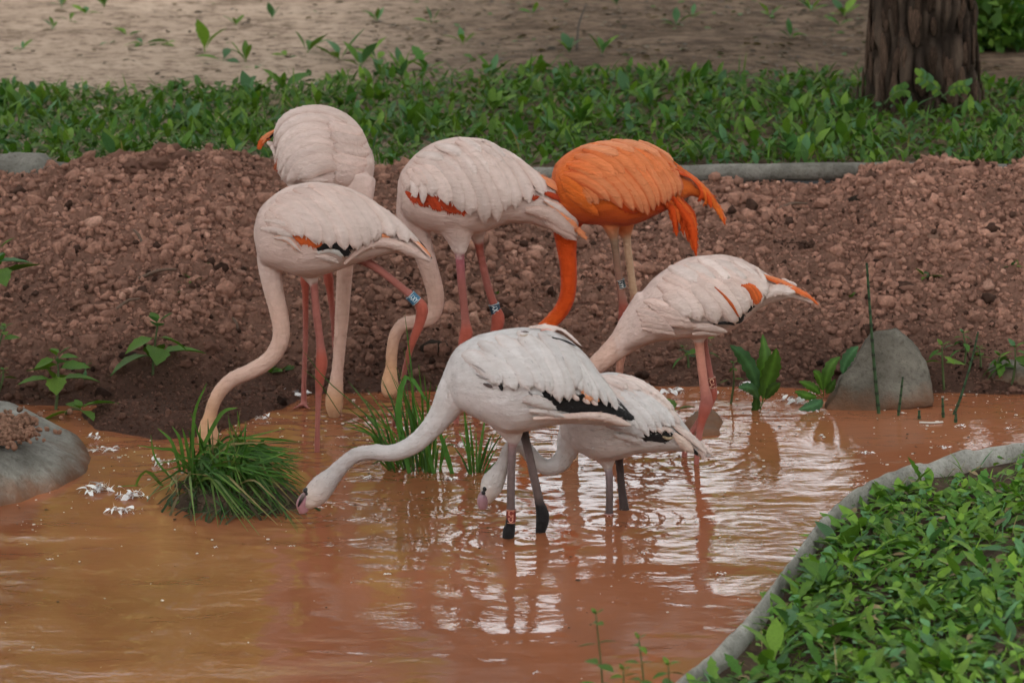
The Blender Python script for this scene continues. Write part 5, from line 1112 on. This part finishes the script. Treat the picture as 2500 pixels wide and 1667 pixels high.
for pth, w, c in [([(1852, 1000, 0), (1850, 940, 0), (1868, 880, -.02), (1862, 815, .02)], .055, g2), ([(1856, 1000, -.02), (1872, 940, -.03), (1888, 890, -.05), (1896, 850, -.06)], .058, g2 * .9), ([(1852, 985, 0), (1842, 920, -.03), (1815, 870, -.06), (1782, 842, -.08)], .05, g1), ([(1858, 985, -.03), (1835, 948, -.1), (1802, 945, -.14)], .035, g1 * 1.1), ([(1850, 995, -.02), (1846, 1000, -.03), (1848, 940, -.04)], .03, g3 * .7), ([(1862, 985, -.02), (1885, 950, -.06), (1905, 935, -.08)], .035, g3)]: bigleaf(dk, pth, 9.12, w, c)
p2 = empty('dock_plant', onz(2020, 960), 'leafy plant leaning against the left side of the pointed rock', 'dock plant')
for pth, w, c in [([(2010, 965, 0), (2015, 930, -.02), (2030, 890, -.02), (2052, 870, 0)], .04, g2 * .9), ([(2055, 930, .02), (2062, 890, .02), (2080, 860, .02), (2096, 845, .03)], .04, g1 * 1.1), ([(2010, 968, 0), (1985, 945, -.03), (1950, 930, -.06)], .03, g2), ([(2005, 970, 0), (1970, 965, -.05), (1940, 955, -.08)], .03, g2 * 1.1), ([(2010, 970, -.03), (1995, 985, -.08), (1950, 1000, -.12)], .04, g1 * 1.2), ([(2012, 968, 0), (2000, 920, -.03), (1985, 905, -.06)], .028, g2), ([(2015, 965, 0), (2025, 950, -.04), (2040, 925, -.06)], .03, g3)]: bigleaf(p2, pth, 9.18, w, c)
for (bx, by), (tx, ty), L, lab in [((2305, 935), (2300, 845), .075, 'leafy shoot just right of the pointed rock'), ((2352, 900), (2352, 815), .055, 'upright shoot with a round top leaf right of the pointed rock'), ((2395, 900), (2390, 850), .04, 'small shoot between the rock and the right edge'), ((2470, 930), (2478, 850), .10, 'bushy plant at the right edge above the flat rock'), ((2440, 925), (2440, 870), .07, 'low plant on the flat rock at the right edge')]:
    p = on_bank(bx, by) if by < 925 else onz(bx, by, .03); nettle(p, at(tx, ty, p.y), 3, L, lab, ('ovate', 'lance'), 'seedling', r=.004)
p = onz(1690, 1012, .05); rosette('seedling', at(1650, 1005, 8.9), 4, .06, ['ovate'], 'green leaf sprout on the small wet rock', 'seedling', None, (.2, 1.2))
# horsetail stems standing in the water
def stem(path, r, label, nodes=8):
    P = [onz(*path[0], -.01)]; Y0 = P[0].y; P += [at(x, y, Y0) for x, y in path[1:]]; r_ = empty('horsetail_stem', P[0], label, 'horsetail', None)
    D = catmull(np.array([p[:] for p in P]), nodes * 4 + 1); rad = [r * (1 - .45 * i / len(D)) * (1.28 if i % 4 == 0 else 1) for i in range(len(D))]
    V, F = tube(D - D[0], rad, 7, len(D)); t = np.append(np.repeat(np.arange(len(D)), 7), [0, 1]); c = np.where((t % 4 == 0)[:, None], np.array([.015, .02, .012]), np.array([.035, .075, .03]))
    link('stem', mkmesh('stem', V, F, c), stemM, r_); return r_
stem([(2146, 1016), (2135, 900), (2124, 760), (2116, 643)], .0055, 'tall thin dark green horsetail stem in front of the pointed rock', 12)
stem([(2192, 1021), (2198, 975), (2204, 920)], .0045, 'short green horsetail stem standing before the pointed rock', 5)
stem([(2244, 1031), (2244, 1002)], .0055, 'stubby black horsetail stump beside the pointed rock', 2)
stem([(2303, 1027), (2302, 1000), (2301, 972)], .005, 'short dark horsetail stem right of the stump', 3)
stem([(2332, 1040), (2334, 1010)], .0055, 'black broken horsetail stump furthest right', 2)
stem([(2325, 1020), (2345, 970), (2372, 880), (2388, 810)], .0045, 'long dark horsetail stem leaning right near the right edge', 9)
for path, lab in [([(2245, 1031), (2275, 1032), (2302, 1030)], 'thin white straw floating between the horsetail stumps')]:
    V, F = tube([onz(x, y, .004) for x, y in path], [.003] * 3, 6); tag(link('straw', mkmesh('straw', V, F, (.6, .55, .5)), downM), lab, 'straw')
# blurred sprigs close to the camera
for (bx, by), (tx, ty), n, L, lab in [((1470, 1830), (1455, 1500), 4, .05, 'slender out of focus sprig at the bottom centre, tallest'), ((1570, 1830), (1560, 1560), 4, .045, 'out of focus sprig at the bottom, right of the tallest'), ((1640, 1840), (1632, 1625), 3, .06, 'out of focus leafy sprig next to the concrete edge at the bottom'), ((1530, 1840), (1522, 1635), 3, .045, 'shortest out of focus sprig at the bottom centre')]:
    p = at(bx, by, 6.05); p.z = .03; nettle(p, at(tx, ty, 6.0), n, L, lab, ('small',), 'sprig', None, .2, .0025)

# ------------------------------------------------------------------ white down and specks on the water
def down(px, py, size, label, group='white feathers along the waterline', z=.004):
    p = onz(px, py, z); r_ = empty('downy_feather', p, label, 'feather', group); s = 1.25 * size * mpp(p.y)
    Vs, Fs, off = [], [], 0
    for k in range(int(7 + size / 7)):
        V, F = leaf(5, U(.12, .26), 0, 0, 0, U(.6, 1.8), .5, 0); a = U(0, 6.28); e = abs(random.gauss(0, .5))
        M = np.array(Euler((e, U(-.8, .8), a)).to_matrix()); c = np.array([random.gauss(0, .20) * s, random.gauss(0, .10) * s, U(0, .06) * s])
        Vs.append(V @ M.T * s * U(.12, .36) + c); Fs.append(F + off); off += len(V)
    for k in range(int(14 + size / 3)):
        V, F = leaf(4, .025, 0, 0, 0, U(.3, 1.6), .2, 0); a = U(0, 6.28)
        M = np.array(Euler((abs(random.gauss(0, .6)), U(-.5, .5), a)).to_matrix()); c = np.array([random.gauss(0, .22) * s, random.gauss(0, .10) * s, 0])
        Vs.append(V @ M.T * s * U(.12, .32) + c); Fs.append(F + off); off += len(V)
    link('barbs', mkmesh('barbs', np.vstack(Vs), np.vstack(Fs), (.80, .78, .78)), downM, r_)
    return r_
for px, py, s, lab in [(232, 1068, 40, 'white feather on the mud by the boulder tip'), (268, 1098, 55, 'frilly white feather floating between boulder and mud spit'), (248, 1195, 85, 'large white feather tuft floating left of the tussock'), (318, 1212, 75, 'second large white feather touching the tussock blades'), (300, 1245, 60, 'wet white feather sinking below the tufts at left'), (395, 1128, 50, 'flat white feather behind the tussock'), (225, 1100, 30, 'small white feather against the boulder'), (665, 958, 70, 'white feathers piled at the shore behind the left neck'), (725, 965, 60, 'white feather at the shore right of the pile'), (630, 945, 40, 'white feather at the left end of the shore pile'), (640, 1020, 40, 'white feather floating beside the mud spit'), (840, 1068, 28, 'white feather floating left of the reeds'), (985, 1045, 35, 'white feather among the reeds'), (900, 1165, 40, 'white feather floating above the outstretched grey neck'), (1125, 1088, 45, 'white feather between the reed clumps'), (1095, 1168, 40, 'white feather at the foot of the reeds'), (1745, 962, 40, 'white feather behind the right pink legs'), (1640, 955, 60, 'white feathers at the shore behind the white bird'), (1835, 950, 75, 'curled white feather behind the dock plant'), (1940, 978, 70, 'curled white feather right of the dock plant'), (1985, 960, 40, 'white feather under the leaning plant'), (1700, 1010, 35, 'white feather on the small wet rock'), (2262, 955, 30, 'white feather stuck to the right foot of the pointed rock'), (2210, 965, 25, 'white feather before the short stem'), (2345, 1040, 28, 'white feather at the last stump'), (2112, 1106, 26, 'white feather alone on the right water, left one'), (2308, 1092, 28, 'white feather alone on the right water, middle one'), (2462, 1045, 22, 'white feather alone on the right water near the edge'), (2080, 1205, 24, 'white feather floating by the concrete edge'), (1760, 1400, 26, 'white feather floating in the lower right water'), (1570, 1350, 16, 'small white feather right of the ripples'), (1235, 1345, 14, 'small white feather under the front bird'), (525, 1335, 14, 'small white feather in the open lower water'), (715, 1332, 16, 'small white feather left below the grey head'), (945, 1400, 16, 'small white feather in the middle of the open water'), (120, 1365, 14, 'small white feather at lower left'), (1055, 1290, 16, 'small white feather below the reeds'), (1310, 1640, 14, 'small white feather at the bottom edge')]:
    down(px, py, s, lab)
n = 1500
px = rng.uniform(0, 2500, n); py = 945 + rng.gamma(1.2, 130, n); k = py < 1660; px, py = px[k], py[k]; n = len(px)
P = np.array([onz(a, b, .0035)[:] for a, b in zip(px, py)]); k = (polysd(P[:, 0], P[:, 1], NEARPOLY) < -.02) & (polysd(P[:, 0], P[:, 1], SPIT) < 0) & (polysd(P[:, 0], P[:, 1], bpoly) < 0); P = P[k]; n = len(P)
V0, F0 = ico(1); sz = np.exp(rng.normal(math.log(.0022), .5, n)).clip(.001, .007)
c = np.where(rng.random((n, 1)) < .75, np.array([.62, .56, .50]), np.array([.10, .06, .04]))
V, F, Cc = merge([(V0 * np.array([1, .8, .35]), F0)], np.zeros(n, int), rotm(0 * sz, 0 * sz, rng.uniform(0, 6, n)) * sz[:, None, None], P, c)
tag(link('water_specks', mkmesh('water_specks', V, F, Cc), downM), 'pale specks of down and dirt floating on the muddy water', 'specks', kind='stuff')
# dead twigs and straw on the bank
for px, py, L, a, lab in [(350, 610, .10, 1.9, 'dark dead stick lying on the bank above the nettle'), (285, 765, .09, .7, 'brown dead leaf stalk on the left bank'), (582, 820, .08, 1.8, 'short dead stick right of the nettle'), (340, 690, .12, .4, 'pale straw across the left bank'), (2240, 640, .16, -.8, 'thin dry stalk on the right bank'), (1900, 520, .10, .3, 'thin straw near the orange tail')]:
    p = on_bank(px, py) + Vector((0, 0, .012)); d = Vector((math.cos(a) * L, .25 * L, math.sin(a) * L * .5)); V, F = tube([p, p + d * .5 + Vector((0, 0, .01)), p + d], [.006, .005, .003], 6)
    tag(link('stick', mkmesh('stick', V, F, (.13, .08, .055)), stemM), lab, 'stick')
